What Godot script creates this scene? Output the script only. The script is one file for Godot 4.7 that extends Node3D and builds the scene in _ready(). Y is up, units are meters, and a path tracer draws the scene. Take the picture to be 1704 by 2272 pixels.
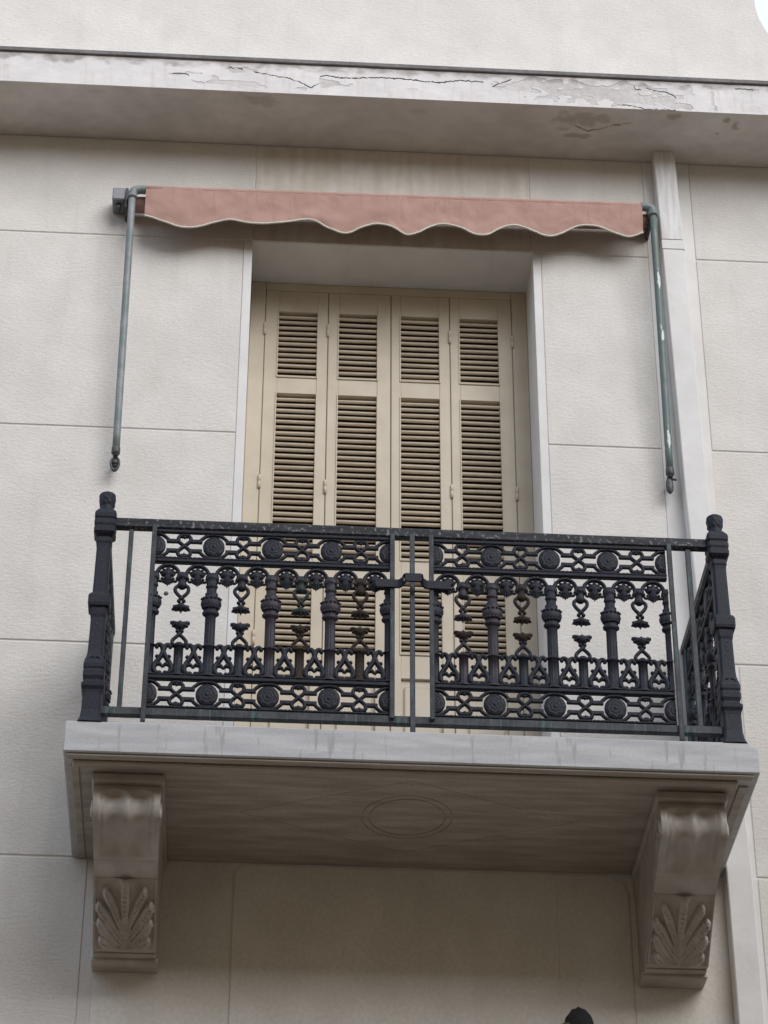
extends Node3D
# A marble balcony with cast iron railing and louvred shutters, seen steeply from the street below.
# x runs along the facade, y up, z out of the facade; the facade's plane is z = 0, the street lies at y = STREET.

const STREET := -6.3
const PERIOD := 0.2105          # one repeat of the railing's casting
var M := {}                     # materials
var taken := {}

# ------------------------------------------------------------------ naming
func numbered(called: String) -> String:
	if not taken.has(called):
		taken[called] = 0
		return called
	taken[called] += 1
	return "%s_%03d" % [called, taken[called]]

func thing(called: String, label: String, category: String, at := Vector3.ZERO, kind := "") -> Node3D:
	var o := Node3D.new()
	o.name = numbered(called)
	add_child(o)
	o.position = at
	tag(o, label, category, kind)
	return o

func tag(o: Node, label: String, category: String, kind := "") -> void:
	o.set_meta("label", label)
	o.set_meta("category", category)
	if kind != "":
		o.set_meta("kind", kind)

func group_part(called: String, parent: Node, at := Vector3.ZERO) -> Node3D:
	var o := Node3D.new()
	o.name = called
	parent.add_child(o, true)
	o.position = at
	return o

func put(called: String, mesh: Mesh, mat: Material, parent: Node, at := Vector3.ZERO, turn := 0.0) -> MeshInstance3D:
	var o := MeshInstance3D.new()
	o.name = called
	o.mesh = mesh
	o.material_override = mat
	o.cast_shadow = GeometryInstance3D.SHADOW_CASTING_SETTING_ON
	parent.add_child(o, true)
	o.position = at
	o.rotation.y = turn
	return o

# ------------------------------------------------------------------ mesh helpers
func ms(smooth := false) -> SurfaceTool:
	var st := SurfaceTool.new()
	st.begin(Mesh.PRIMITIVE_TRIANGLES)
	st.set_smooth_group(0 if smooth else -1)
	return st

func done(st: SurfaceTool) -> ArrayMesh:
	st.generate_normals()
	return st.commit()

func poly(st: SurfaceTool, pts: Array, out: Vector3) -> void:
	var n: Vector3 = (pts[1] - pts[0]).cross(pts[2] - pts[0])
	if pts.size() > 3:
		n += (pts[2] - pts[0]).cross(pts[3] - pts[0])
	var p := pts.duplicate()
	if n.dot(out) > 0.0:
		p.reverse()
	for k in range(1, p.size() - 1):
		st.add_vertex(p[0]); st.add_vertex(p[k]); st.add_vertex(p[k + 1])

func quad(st: SurfaceTool, a: Vector3, b: Vector3, c: Vector3, d: Vector3) -> void:
	st.add_vertex(a); st.add_vertex(b); st.add_vertex(c)
	st.add_vertex(a); st.add_vertex(c); st.add_vertex(d)

# a box with chamfered edges
func cbox(st: SurfaceTool, lo: Vector3, hi: Vector3, c := 0.003) -> void:
	var mid := (lo + hi) * 0.5
	var v := func(kind: int, s: Vector3) -> Vector3:
		var r := Vector3.ZERO
		for a in 3:
			var e: float = hi[a] if s[a] > 0 else lo[a]
			r[a] = e if a == kind else e - s[a] * c
		return r
	for a in 3:
		var b := (a + 1) % 3
		var d := (a + 2) % 3
		for s in [-1.0, 1.0]:
			var q := []
			for t in [[-1.0, -1.0], [1.0, -1.0], [1.0, 1.0], [-1.0, 1.0]]:
				var g := Vector3.ZERO
				g[a] = s; g[b] = t[0]; g[d] = t[1]
				q.append(v.call(a, g))
			var o := Vector3.ZERO
			o[a] = s
			poly(st, q, o)
		for s in [-1.0, 1.0]:
			for t in [-1.0, 1.0]:
				var g0 := Vector3.ZERO
				g0[a] = s; g0[b] = t; g0[d] = -1.0
				var g1 := g0
				g1[d] = 1.0
				var o := Vector3.ZERO
				o[a] = s; o[b] = t
				poly(st, [v.call(a, g0), v.call(b, g0), v.call(b, g1), v.call(a, g1)], o)
	for sx in [-1.0, 1.0]:
		for sy in [-1.0, 1.0]:
			for sz in [-1.0, 1.0]:
				var g := Vector3(sx, sy, sz)
				poly(st, [v.call(0, g), v.call(1, g), v.call(2, g)], g)

func box(lo: Vector3, hi: Vector3, c := 0.003) -> ArrayMesh:
	var st := ms()
	cbox(st, lo, hi, c)
	return done(st)

# a tube along a path that lies near the xy plane; r may be a number or one number for each point
func tube(st: SurfaceTool, pts: Array, r, sides := 8, zs := 1.0, closed := false) -> void:
	var rings := []
	var n := pts.size()
	for k in n:
		var p: Vector3 = pts[k]
		var t: Vector3
		if closed:
			t = pts[(k + 1) % n] - pts[(k + n - 1) % n]
		else:
			t = pts[min(k + 1, n - 1)] - pts[max(k - 1, 0)]
		t = t.normalized()
		var up := Vector3.BACK if absf(t.z) < 0.8 else Vector3.RIGHT
		var n1 := t.cross(up).normalized()
		var n2 := n1.cross(t).normalized()
		var rr: float = r[k] if r is Array else r
		var ring := []
		for s in sides:
			var a := TAU * s / sides
			ring.append(p + n1 * cos(a) * rr + n2 * sin(a) * rr * zs)
		rings.append(ring)
	for k in (n if closed else n - 1):
		var a: Array = rings[k]
		var b: Array = rings[(k + 1) % n]
		for s in sides:
			var e := (s + 1) % sides
			quad(st, a[s], b[s], b[e], a[e])
	if not closed:
		for s in range(1, sides - 1):
			st.add_vertex(rings[0][0]); st.add_vertex(rings[0][s]); st.add_vertex(rings[0][s + 1])
			st.add_vertex(rings[n - 1][0]); st.add_vertex(rings[n - 1][s + 1]); st.add_vertex(rings[n - 1][s])

# profile: Vector2(radius, y); flutes > 0 cuts that many grooves where the row is listed in fl
func lathe(st: SurfaceTool, profile: Array, segs := 18, a0 := 0.0, a1 := TAU, zs := 1.0, flutes := 0, fl := [], at := Vector3.ZERO, lobes := 0.0) -> void:
	var rows := []
	for k in profile.size():
		var row := []
		for s in segs + 1:
			var a := a0 + (a1 - a0) * s / segs
			var r: float = profile[k].x
			if flutes > 0 and k in fl:
				r *= 1.0 - 0.13 * (0.5 + 0.5 * cos(a * flutes))
			if lobes > 0.0:
				# a rounded square
				var c4 := cos(a * 4.0)
				r *= 1.0 + lobes * (0.5 - 0.5 * c4)
			row.append(at + Vector3(cos(a) * r, profile[k].y, sin(a) * r * zs))
		rows.append(row)
	for k in rows.size() - 1:
		for s in segs:
			quad(st, rows[k][s], rows[k + 1][s], rows[k + 1][s + 1], rows[k][s + 1])

func ball(st: SurfaceTool, at: Vector3, r: float, zs := 1.0, segs := 10) -> void:
	var pr := []
	for k in 7:
		var a := -PI / 2 + PI * k / 6.0
		pr.append(Vector2(maxf(cos(a) * r, 0.00005), sin(a) * r))
	lathe(st, pr, segs, 0.0, TAU, zs, 0, [], at)

# a leaf-like plate: flat back, rim, and a face that swells to a crown at the middle
func pillow(st: SurfaceTool, outline: Array, mid: Vector2, zb: float, zf: float, h: float) -> void:
	var n := outline.size()
	for k in n:
		var a: Vector2 = outline[k]
		var b: Vector2 = outline[(k + 1) % n]
		var ia := mid + (a - mid) * 0.55
		var ib := mid + (b - mid) * 0.55
		var A := Vector3(a.x, a.y, zf); var B := Vector3(b.x, b.y, zf)
		var IA := Vector3(ia.x, ia.y, zf + h * 0.7); var IB := Vector3(ib.x, ib.y, zf + h * 0.7)
		var C := Vector3(mid.x, mid.y, zf + h)
		poly(st, [A, B, IB, IA], Vector3.BACK)
		poly(st, [IA, IB, C], Vector3.BACK)
		var mo := (a + b) * 0.5 - mid
		poly(st, [A, B, Vector3(b.x, b.y, zb), Vector3(a.x, a.y, zb)], Vector3(mo.x, mo.y, 0))
		poly(st, [Vector3(a.x, a.y, zb), Vector3(b.x, b.y, zb), Vector3(mid.x, mid.y, zb)], Vector3.FORWARD)

# smooth curve through the given points
func curve(p: Array, steps := 5) -> Array:
	var out := []
	for k in p.size() - 1:
		var a: Vector3 = p[max(k - 1, 0)]
		var b: Vector3 = p[k]
		var c: Vector3 = p[k + 1]
		var d: Vector3 = p[min(k + 2, p.size() - 1)]
		for s in steps:
			out.append(b.cubic_interpolate(c, a, d, float(s) / steps))
	out.append(p[p.size() - 1])
	return out

func v3(p: Array, z := 0.0) -> Array:
	var out := []
	for q in p:
		out.append(Vector3(q[0], q[1], z))
	return out

func mirrored(p: Array) -> Array:
	var out := []
	for q in p:
		out.append(Vector3(-q.x, q.y, q.z))
	return out

# ------------------------------------------------------------------ textures
func field(w: int, h: int, freq: float, seed_: int, oct := 4, ridged := false) -> PackedByteArray:
	var n := FastNoiseLite.new()
	n.noise_type = FastNoiseLite.TYPE_SIMPLEX_SMOOTH
	n.seed = seed_
	n.frequency = freq
	n.fractal_type = FastNoiseLite.FRACTAL_RIDGED if ridged else FastNoiseLite.FRACTAL_FBM
	n.fractal_octaves = oct
	var im := n.get_seamless_image(w, h)
	im.convert(Image.FORMAT_L8)
	return im.get_data()

# noise stretched along x (sx > 1) or y (sy > 1)
func stretched(size: int, freq: float, seed_: int, oct: int, sx: float, sy: float) -> PackedByteArray:
	var n := FastNoiseLite.new()
	n.noise_type = FastNoiseLite.TYPE_SIMPLEX_SMOOTH
	n.seed = seed_
	n.frequency = freq
	n.fractal_octaves = oct
	var im := n.get_seamless_image(int(size / sx), int(size / sy))
	im.convert(Image.FORMAT_L8)
	im.resize(size, size, Image.INTERPOLATE_CUBIC)
	return im.get_data()

func image_of(size: int, rgb: PackedByteArray) -> ImageTexture:
	return ImageTexture.create_from_image(Image.create_from_data(size, size, false, Image.FORMAT_RGB8, rgb))

func gray_of(size: int, g: PackedByteArray) -> ImageTexture:
	return ImageTexture.create_from_image(Image.create_from_data(size, size, false, Image.FORMAT_L8, g))

# two layers: big patches and fine grain vary between colour a and b; spots of colour c where the spot field is high
func blend_tex(size: int, a: Color, b: Color, big: PackedByteArray, fine: PackedByteArray, grain: float, c := Color.BLACK, spot := PackedByteArray(), level := 2.0, soft := 0.06) -> ImageTexture:
	var out := PackedByteArray()
	out.resize(size * size * 3)
	for k in size * size:
		var t: float = clampf((big[k] / 255.0 - 0.5) * 1.6 + 0.5, 0.0, 1.0)
		var g: float = 1.0 + (fine[k] / 255.0 - 0.5) * grain
		var r := lerpf(a.r, b.r, t); var gg := lerpf(a.g, b.g, t); var bb := lerpf(a.b, b.b, t)
		if level < 1.0:
			var s := smoothstep(level - soft, level + soft, spot[k] / 255.0)
			r = lerpf(r, c.r, s); gg = lerpf(gg, c.g, s); bb = lerpf(bb, c.b, s)
		out[k * 3] = int(clampf(r * g, 0.0, 1.0) * 255.0)
		out[k * 3 + 1] = int(clampf(gg * g, 0.0, 1.0) * 255.0)
		out[k * 3 + 2] = int(clampf(bb * g, 0.0, 1.0) * 255.0)
	return image_of(size, out)

func sum2(a: PackedByteArray, b: PackedByteArray, wa: float, wb: float) -> PackedByteArray:
	var out := PackedByteArray()
	out.resize(a.size())
	for k in a.size():
		out[k] = int(clampf(127.0 + (a[k] - 127.0) * wa + (b[k] - 127.0) * wb, 0.0, 255.0))
	return out

func lin(r: float, g: float, b: float) -> Color:
	return Color(r, g, b).linear_to_srgb()

func mat(tex: Texture2D, tile: float, rough: float, relief: Texture2D = null, cm := 0.0, tint := Color.WHITE, metal := 0.0) -> StandardMaterial3D:
	var m := StandardMaterial3D.new()
	m.albedo_color = tint
	m.albedo_texture = tex
	m.uv1_triplanar = true
	m.uv1_world_triplanar = true
	m.uv1_triplanar_sharpness = 8.0
	m.uv1_scale = Vector3.ONE / tile
	m.roughness = rough
	m.metallic = metal
	if relief != null:
		m.heightmap_enabled = true
		m.heightmap_texture = relief
		m.heightmap_scale = cm
	return m

func make_materials() -> void:
	var S := 512
	var cloud := field(S, S, 0.006, 11, 4)
	var cloud2 := field(S, S, 0.012, 12, 5)
	var fine := field(S, S, 0.16, 13, 3)
	var mott := field(S, S, 0.045, 14, 4)
	var mott2 := field(S, S, 0.06, 19, 4)
	var hstreak := stretched(S, 0.05, 15, 4, 8.0, 1.0)
	var vstreak := stretched(S, 0.05, 16, 4, 1.0, 8.0)
	# float-finished stucco: a rippled relief, longer along the wall than up it
	var B := 1024
	var ripple := stretched(B, 0.060, 21, 3, 2.2, 1.0)
	var gritty := field(B, B, 0.22, 22, 2)
	var swell := field(B, B, 0.012, 23, 3)
	var relief := gray_of(B, sum2(sum2(ripple, gritty, 0.50, 0.42), swell, 1.0, 0.20))
	M.stucco = mat(blend_tex(S, lin(0.618, 0.590, 0.550), lin(0.668, 0.640, 0.600), cloud, fine, 0.07), 1.0, 0.92, relief, 0.25)
	M.stucco_fine = mat(blend_tex(S, lin(0.622, 0.590, 0.535), lin(0.675, 0.642, 0.588), cloud2, fine, 0.08), 1.7, 0.92, gray_of(S, sum2(fine, mott, 0.6, 0.4)), 0.16)
	M.stucco_streaked = mat(blend_tex(S, lin(0.570, 0.525, 0.450), lin(0.660, 0.628, 0.575), vstreak, mott, 0.05), 1.7, 0.92, relief, 0.22)
	M.plaster = mat(blend_tex(S, lin(0.650, 0.635, 0.615), lin(0.700, 0.688, 0.670), cloud2, fine, 0.03), 1.1, 0.85, gray_of(S, mott), 0.05)
	M.plaster_streaked = mat(blend_tex(S, lin(0.560, 0.545, 0.520), lin(0.715, 0.705, 0.690), vstreak, fine, 0.04), 1.0, 0.85, gray_of(S, mott), 0.06)
	M.marble = mat(blend_tex(S, lin(0.400, 0.402, 0.408), lin(0.505, 0.508, 0.512), hstreak, fine, 0.06, lin(0.33, 0.33, 0.325), vstreak, 0.78, 0.08), 1.2, 0.62, gray_of(S, sum2(hstreak, fine, 0.5, 0.4)), 0.08)
	# bracket and soffit tones: browner and darker than the slab marble, the soffit streaked
	M.brown_streaked = mat(blend_tex(S, lin(0.315, 0.272, 0.226), lin(0.440, 0.395, 0.345), hstreak, fine, 0.10), 1.3, 0.6, gray_of(S, sum2(hstreak, fine, 0.6, 0.3)), 0.06)
	M.marble_carved = mat(blend_tex(S, lin(0.350, 0.312, 0.272), lin(0.465, 0.428, 0.386), cloud2, fine, 0.05), 0.8, 0.40, gray_of(S, sum2(mott, fine, 0.6, 0.3)), 0.015)
	# iron
	M.iron = mat(blend_tex(S, lin(0.0090, 0.0108, 0.0185), lin(0.0180, 0.0205, 0.0320), mott, fine, 0.35, lin(0.034, 0.029, 0.030), mott2, 0.72, 0.06), 0.31, 0.55, gray_of(S, sum2(fine, mott, 0.5, 0.6)), 0.07)
	M.iron_bar = mat(blend_tex(S, lin(0.034, 0.037, 0.042), lin(0.062, 0.066, 0.073), cloud2, mott, 0.25, lin(0.060, 0.105, 0.105), vstreak, 0.72, 0.08), 0.5, 0.5, gray_of(S, sum2(fine, mott, 0.5, 0.5)), 0.05)
	M.iron_rail = mat(blend_tex(S, lin(0.012, 0.0125, 0.016), lin(0.034, 0.035, 0.041), hstreak, mott, 0.4, lin(0.16, 0.165, 0.17), mott2, 0.72, 0.08), 0.7, 0.55, gray_of(S, sum2(fine, mott, 0.5, 0.5)), 0.06)
	M.iron_rust = mat(blend_tex(S, lin(0.020, 0.0145, 0.0115), lin(0.042, 0.027, 0.020), mott, fine, 0.35), 0.3, 0.75, gray_of(S, fine), 0.06)
	M.iron_plum = mat(blend_tex(S, lin(0.019, 0.016, 0.022), lin(0.036, 0.030, 0.040), mott, fine, 0.3), 0.3, 0.45, gray_of(S, fine), 0.05)
	M.iron_green = mat(blend_tex(S, lin(0.014, 0.018, 0.018), lin(0.026, 0.040, 0.034), mott, fine, 0.3), 0.3, 0.55, gray_of(S, fine), 0.05)
	# awning
	M.cloth = mat(blend_tex(S, lin(0.370, 0.226, 0.184), lin(0.428, 0.268, 0.222), cloud2, fine, 0.08, lin(0.355, 0.222, 0.184), vstreak, 0.76, 0.16), 0.8, 0.95, gray_of(S, fine), 0.04)
	for k in ["iron", "iron_rail", "iron_bar", "iron_plum", "iron_rust", "iron_green"]:
		M[k].metallic_specular = 0.35
	# broad uneven tone over the stucco: faint patches and rain marks at another scale than its grain
	var broad := field(S, S, 0.010, 41, 5)
	var rain := stretched(S, 0.035, 42, 4, 1.0, 10.0)
	var over := PackedByteArray()
	over.resize(S * S * 3)
	for k in S * S:
		var t := 1.0 - 0.011 * clampf((broad[k] - 110.0) / 90.0, 0.0, 1.0) - 0.016 * clampf((rain[k] - 150.0) / 60.0, 0.0, 1.0)
		over[k * 3] = int(255.0 * t); over[k * 3 + 1] = int(255.0 * t * 0.999); over[k * 3 + 2] = int(255.0 * t * 0.995)
	for k in ["stucco", "stucco_fine", "stucco_streaked", "plaster"]:
		M[k].detail_enabled = true
		M[k].detail_albedo = image_of(S, over)
		M[k].detail_blend_mode = BaseMaterial3D.BLEND_MODE_MUL
		M[k].detail_uv_layer = BaseMaterial3D.DETAIL_UV_2
		M[k].uv2_triplanar = true
		M[k].uv2_world_triplanar = true
		M[k].uv2_triplanar_sharpness = 8.0
		M[k].uv2_scale = Vector3.ONE / 2.7
	M.cloth.backlight = Color(0.25, 0.12, 0.10)
	M.braid = mat(blend_tex(S, lin(0.52, 0.51, 0.42), lin(0.70, 0.69, 0.60), mott, fine, 0.2), 0.2, 0.95)
	M.pipe = mat(blend_tex(S, lin(0.135, 0.172, 0.162), lin(0.250, 0.252, 0.262), cloud2, mott, 0.10), 0.9, 0.5, gray_of(S, mott), 0.02)
	M.pipe_flaked = mat(blend_tex(S, lin(0.080, 0.130, 0.112), lin(0.150, 0.165, 0.158), cloud2, mott, 0.12, lin(0.62, 0.62, 0.60), vstreak, 0.78, 0.02), 0.8, 0.5, gray_of(S, mott), 0.03)
	M.fitting = mat(blend_tex(S, lin(0.040, 0.042, 0.046), lin(0.075, 0.078, 0.082), mott, fine, 0.3), 0.3, 0.5, gray_of(S, mott), 0.04)
	M.gearbox = mat(blend_tex(S, lin(0.200, 0.205, 0.220), lin(0.260, 0.265, 0.280), mott, fine, 0.12), 0.3, 0.5)
	# joinery
	M.shutter = mat(blend_tex(S, lin(0.492, 0.428, 0.328), lin(0.542, 0.476, 0.372), cloud2, fine, 0.03), 1.1, 0.6, gray_of(S, sum2(vstreak, fine, 0.5, 0.3)), 0.03)
	M.slat = mat(blend_tex(S, lin(0.420, 0.352, 0.262), lin(0.490, 0.418, 0.320), hstreak, mott, 0.08), 0.8, 0.7, gray_of(S, fine), 0.02)
	M.slat_pale = mat(blend_tex(S, lin(0.450, 0.380, 0.286), lin(0.520, 0.448, 0.346), hstreak, mott, 0.08), 0.9, 0.7, gray_of(S, fine), 0.02)
	M.door_backing = mat(blend_tex(S, lin(0.110, 0.072, 0.044), lin(0.150, 0.100, 0.062), vstreak, fine, 0.1), 0.8, 0.7)  # dark backing added behind the slats so their gaps stay dark
	# the flashing, the fixture, the street
	M.flashing = mat(blend_tex(S, lin(0.115, 0.105, 0.104), lin(0.185, 0.168, 0.165), hstreak, mott, 0.20), 0.9, 0.8, gray_of(S, mott), 0.05)
	M.charred = mat(blend_tex(S, lin(0.008, 0.007, 0.007), lin(0.016, 0.014, 0.014), mott, fine, 0.4), 0.2, 0.9, gray_of(S, mott), 0.2)
	M.grey_rim = mat(blend_tex(S, lin(0.055, 0.053, 0.058), lin(0.085, 0.082, 0.088), mott, fine, 0.2), 0.2, 0.7)
	M.asphalt = mat(blend_tex(S, lin(0.060, 0.054, 0.046), lin(0.090, 0.081, 0.070), mott, fine, 0.4), 2.0, 0.95)
	M.paving = mat(blend_tex(S, lin(0.300, 0.212, 0.128), lin(0.360, 0.262, 0.164), cloud2, fine, 0.2), 2.0, 0.9)  # saturated warm to bounce fill light up under balcony and cornice
	M.ochre = mat(blend_tex(S, lin(0.400, 0.275, 0.145), lin(0.460, 0.325, 0.180), cloud, fine, 0.08), 3.0, 0.9)  # unseen house front, deepened to send warm fill onto the undersides
	M.grey_glass = mat(blend_tex(S, lin(0.05, 0.055, 0.06), lin(0.07, 0.075, 0.08), cloud, fine, 0.05), 3.0, 0.1)

# ------------------------------------------------------------------ painted faces that carry real marks (peeled paint, cracks)
func fascia_material() -> StandardMaterial3D:
	# 4.4 m of fascia, x -1.6 ... 2.8, y 3.068 ... 3.262
	var W := 2048; var H := 128
	var px := 4.4 / W; var py := 0.194 / H
	var n := FastNoiseLite.new(); n.seed = 5; n.frequency = 11.0; n.fractal_octaves = 5
	var n2 := FastNoiseLite.new(); n2.seed = 6; n2.frequency = 3.0; n2.fractal_octaves = 4
	# bare render where the paint has come off: x, y, half width, half height, how grey
	var bare := [[-0.345, 3.153, 0.05, 0.012, 0.5], [-0.29, 3.16, 0.04, 0.010, 0.4], [-0.20, 3.112, 0.07, 0.014, 0.55], [-0.19, 3.145, 0.02, 0.012, 0.5],
		[-0.085, 3.190, 0.055, 0.024, 0.85], [-0.06, 3.106, 0.09, 0.022, 0.5], [0.325, 3.135, 0.062, 0.026, 0.6], [0.185, 3.10, 0.035, 0.014, 0.55],
		[0.66, 3.12, 0.03, 0.012, 0.25], [1.10, 3.165, 0.10, 0.030, 0.6], [1.22, 3.180, 0.15, 0.036, 0.7], [1.40, 3.150, 0.20, 0.050, 0.75], [1.24, 3.110, 0.07, 0.014, 0.6],
		[1.60, 3.150, 0.18, 0.060, 0.72], [1.75, 3.120, 0.085, 0.040, 0.62], [1.862, 3.096, 0.022, 0.020, 0.85], [1.972, 3.086, 0.018, 0.016, 0.7], [1.856, 3.19, 0.04, 0.03, 0.35],
		[1.965, 3.15, 0.008, 0.06, 0.4], [2.13, 3.205, 0.05, 0.018, 0.5], [2.15, 3.10, 0.05, 0.02, 0.2], [0.90, 3.105, 0.05, 0.01, 0.2], [-1.08, 3.16, 0.015, 0.01, 0.2]]
	var flakes := [[1.64, 3.191, 0.018, 0.012], [1.687, 3.158, 0.014, 0.009], [1.713, 3.148, 0.012, 0.008], [1.33, 3.118, 0.022, 0.008], [1.47, 3.20, 0.01, 0.006], [1.10, 3.128, 0.03, 0.008]]
	var cracks := [[[-0.022, 3.185], [0.053, 3.17], [0.128, 3.157], [0.185, 3.133], [0.227, 3.107], [0.257, 3.131]], [[0.264, 3.175], [0.296, 3.184], [0.334, 3.175], [0.399, 3.171], [0.47, 3.182], [0.539, 3.184], [0.619, 3.184], [0.719, 3.174], [0.78, 3.171], [0.87, 3.189], [0.97, 3.186]],
		[[1.01, 3.160], [1.03, 3.176], [1.092, 3.207]], [[1.679, 3.197], [1.715, 3.18], [1.758, 3.177], [1.795, 3.157], [1.807, 3.143]], [[1.549, 3.087], [1.608, 3.087], [1.661, 3.071], [1.80, 3.069]],
		[[1.625, 3.205], [1.630, 3.184], [1.655, 3.182]], [[-0.37, 3.152], [-0.348, 3.155], [-0.315, 3.156], [-0.30, 3.146]], [[-0.13, 3.206], [-0.11, 3.200]], [[-0.09, 3.202], [-0.07, 3.198]], [[2.07, 3.215], [2.15, 3.212]]]
	var thick := [0.0022, 0.0034, 0.0020, 0.0026, 0.0020, 0.0026, 0.0030, 0.0040, 0.0034, 0.0026]
	var rgb := PackedByteArray(); rgb.resize(W * H * 3)
	var hgt := PackedByteArray(); hgt.resize(W * H)
	var white := lin(0.655, 0.625, 0.605); var grey := lin(0.430, 0.400, 0.380); var dirt := lin(0.27, 0.240, 0.230)
	for j in H:
		var y := 3.262 - (j + 0.5) * py
		for i in W:
			var x := -1.6 + (i + 0.5) * px
			var e := n.get_noise_2d(x, y * 1.6)
			var soft := n2.get_noise_2d(x, y)
			var g := 0.0
			for b in bare:
				var dx: float = (x - b[0]) / b[2]
				if absf(dx) > 1.6: continue
				var dy: float = (y - b[1]) / b[3]
				var d := 1.0 - sqrt(dx * dx + dy * dy) + e * 1.15
				g = maxf(g, smoothstep(-0.08, 0.24, d) * b[4])
			for f in flakes:
				var dx: float = (x - f[0]) / f[2]
				if absf(dx) > 1.6: continue
				var dy: float = (y - f[1]) / f[3]
				if 1.0 - sqrt(dx * dx + dy * dy) + e * 0.7 > 0.0: g = 0.0
			# run-off dirt under the flashing, in uneven tongues
			var tongue := 3.226 - 0.022 * (0.5 + 1.2 * n2.get_noise_2d(x * 2.5, 40.0)) - 0.016 * e
			var dr := smoothstep(tongue - 0.022, tongue + 0.012, y) * (0.5 + 0.7 * e)
			var c := white.lerp(grey, clampf(g * (0.85 + 0.9 * soft + 0.5 * n.get_noise_2d(x * 2.5, y * 2.5)), 0.0, 1.0)).lerp(dirt, clampf(dr, 0.0, 0.8))
			# yellowed water marks that run down from the ledge
			c = c.lerp(lin(0.50, 0.44, 0.37), clampf(n2.get_noise_2d(x * 9.0, y * 1.2 + 60.0) * 0.7 - 0.12, 0.0, 0.35))
			c = c * (1.0 + 0.05 * soft + 0.03 * e)
			var k := (j * W + i)
			rgb[k * 3] = int(clampf(c.r, 0, 1) * 255); rgb[k * 3 + 1] = int(clampf(c.g, 0, 1) * 255); rgb[k * 3 + 2] = int(clampf(c.b, 0, 1) * 255)
			hgt[k] = int(clampf(170.0 - 90.0 * minf(g * 1.6, 1.0) + 70.0 * maxf(0.0, 1.0 - absf(g - 0.15) / 0.12) + 30.0 * e, 0, 255))
	var ink := lin(0.035, 0.030, 0.028)
	for q in cracks.size():
		var line: Array = cracks[q]
		for s in line.size() - 1:
			var a := Vector2(line[s][0], line[s][1]); var b := Vector2(line[s + 1][0], line[s + 1][1])
			var steps := int(a.distance_to(b) / 0.0008) + 1
			for t in steps:
				var p := a.lerp(b, float(t) / steps)
				p.y += n.get_noise_2d(p.x * 4.0, 9.0) * 0.006
				var w: float = thick[q] * 1.5 * (0.75 + 0.8 * n.get_noise_2d(p.x * 3.0, 20.0))
				var i := int((p.x + 1.6) / px)
				for dj in range(-3, 4):
					var j := int((3.262 - p.y) / py) + dj
					if absf(dj * py) <= w * 0.5 + 0.0004 and i >= 0 and i < W and j >= 0 and j < H:
						var k := j * W + i
						rgb[k * 3] = int(ink.r * 255); rgb[k * 3 + 1] = int(ink.g * 255); rgb[k * 3 + 2] = int(ink.b * 255)
						hgt[k] = 20
	var m := StandardMaterial3D.new()
	m.albedo_texture = ImageTexture.create_from_image(Image.create_from_data(W, H, false, Image.FORMAT_RGB8, rgb))
	m.roughness = 0.85
	m.heightmap_enabled = true
	m.heightmap_texture = ImageTexture.create_from_image(Image.create_from_data(W, H, false, Image.FORMAT_L8, hgt))
	m.heightmap_scale = 0.7
	return m

func soffit_material() -> StandardMaterial3D:
	# underside of the cornice, x -1.6 ... 2.8, z 0 ... 0.332
	var W := 1024; var H := 80
	var n := FastNoiseLite.new(); n.seed = 7; n.frequency = 9.0; n.fractal_octaves = 5
	var n2 := FastNoiseLite.new(); n2.seed = 8; n2.frequency = 2.2; n2.fractal_octaves = 4
	var spots := [[1.43, 0.255, 0.13, 0.05, 0.55], [1.385, 0.145, 0.06, 0.016, 0.6], [1.33, 0.19, 0.03, 0.012, 0.4], [2.033, 0.288, 0.018, 0.03, 0.75], [2.069, 0.262, 0.022, 0.03, 0.8], [1.796, 0.288, 0.03, 0.028, 0.6], [-0.02, 0.29, 0.09, 0.03, 0.4], [0.06, 0.275, 0.05, 0.03, 0.35], [1.552, 0.229, 0.022, 0.008, 0.9], [2.0, 0.2, 0.012, 0.012, 0.5], [-0.7, 0.29, 0.05, 0.02, 0.2], [0.7, 0.26, 0.04, 0.02, 0.2]]
	var line := [[1.376, 0.214], [1.404, 0.2], [1.439, 0.181], [1.483, 0.198], [1.552, 0.229], [1.617, 0.245]]
	var base := lin(0.643, 0.615, 0.575); var brown := lin(0.33, 0.285, 0.23)
	var rgb := PackedByteArray(); rgb.resize(W * H * 3)
	for j in H:
		var z := 0.332 * (j + 0.5) / H
		for i in W:
			var x := -1.6 + 4.4 * (i + 0.5) / W
			var e := n.get_noise_2d(x, z * 1.5)
			var g := 0.0
			for b in spots:
				var dx: float = (x - b[0]) / b[2]
				if absf(dx) > 1.8: continue
				var dy: float = (z - b[1]) / b[3]
				g = maxf(g, smoothstep(-0.15, 0.55, 1.0 - sqrt(dx * dx + dy * dy) + e * 1.1) * b[4])
			for s in line.size() - 1:
				if x >= line[s][0] and x < line[s + 1][0]:
					var t: float = (x - line[s][0]) / (line[s + 1][0] - line[s][0])
					if absf(z - lerpf(line[s][1], line[s + 1][1], t) - e * 0.006) < (0.0035 if s < 3 else 0.002): g = 1.3
			var c := base.lerp(brown, g) * (1.0 + 0.07 * n2.get_noise_2d(x, z) + 0.05 * e)
			var k := (j * W + i) * 3
			rgb[k] = int(clampf(c.r, 0, 1) * 255); rgb[k + 1] = int(clampf(c.g, 0, 1) * 255); rgb[k + 2] = int(clampf(c.b, 0, 1) * 255)
	var m := StandardMaterial3D.new()
	m.albedo_texture = ImageTexture.create_from_image(Image.create_from_data(W, H, false, Image.FORMAT_RGB8, rgb))
	m.roughness = 0.9
	return m

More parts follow.
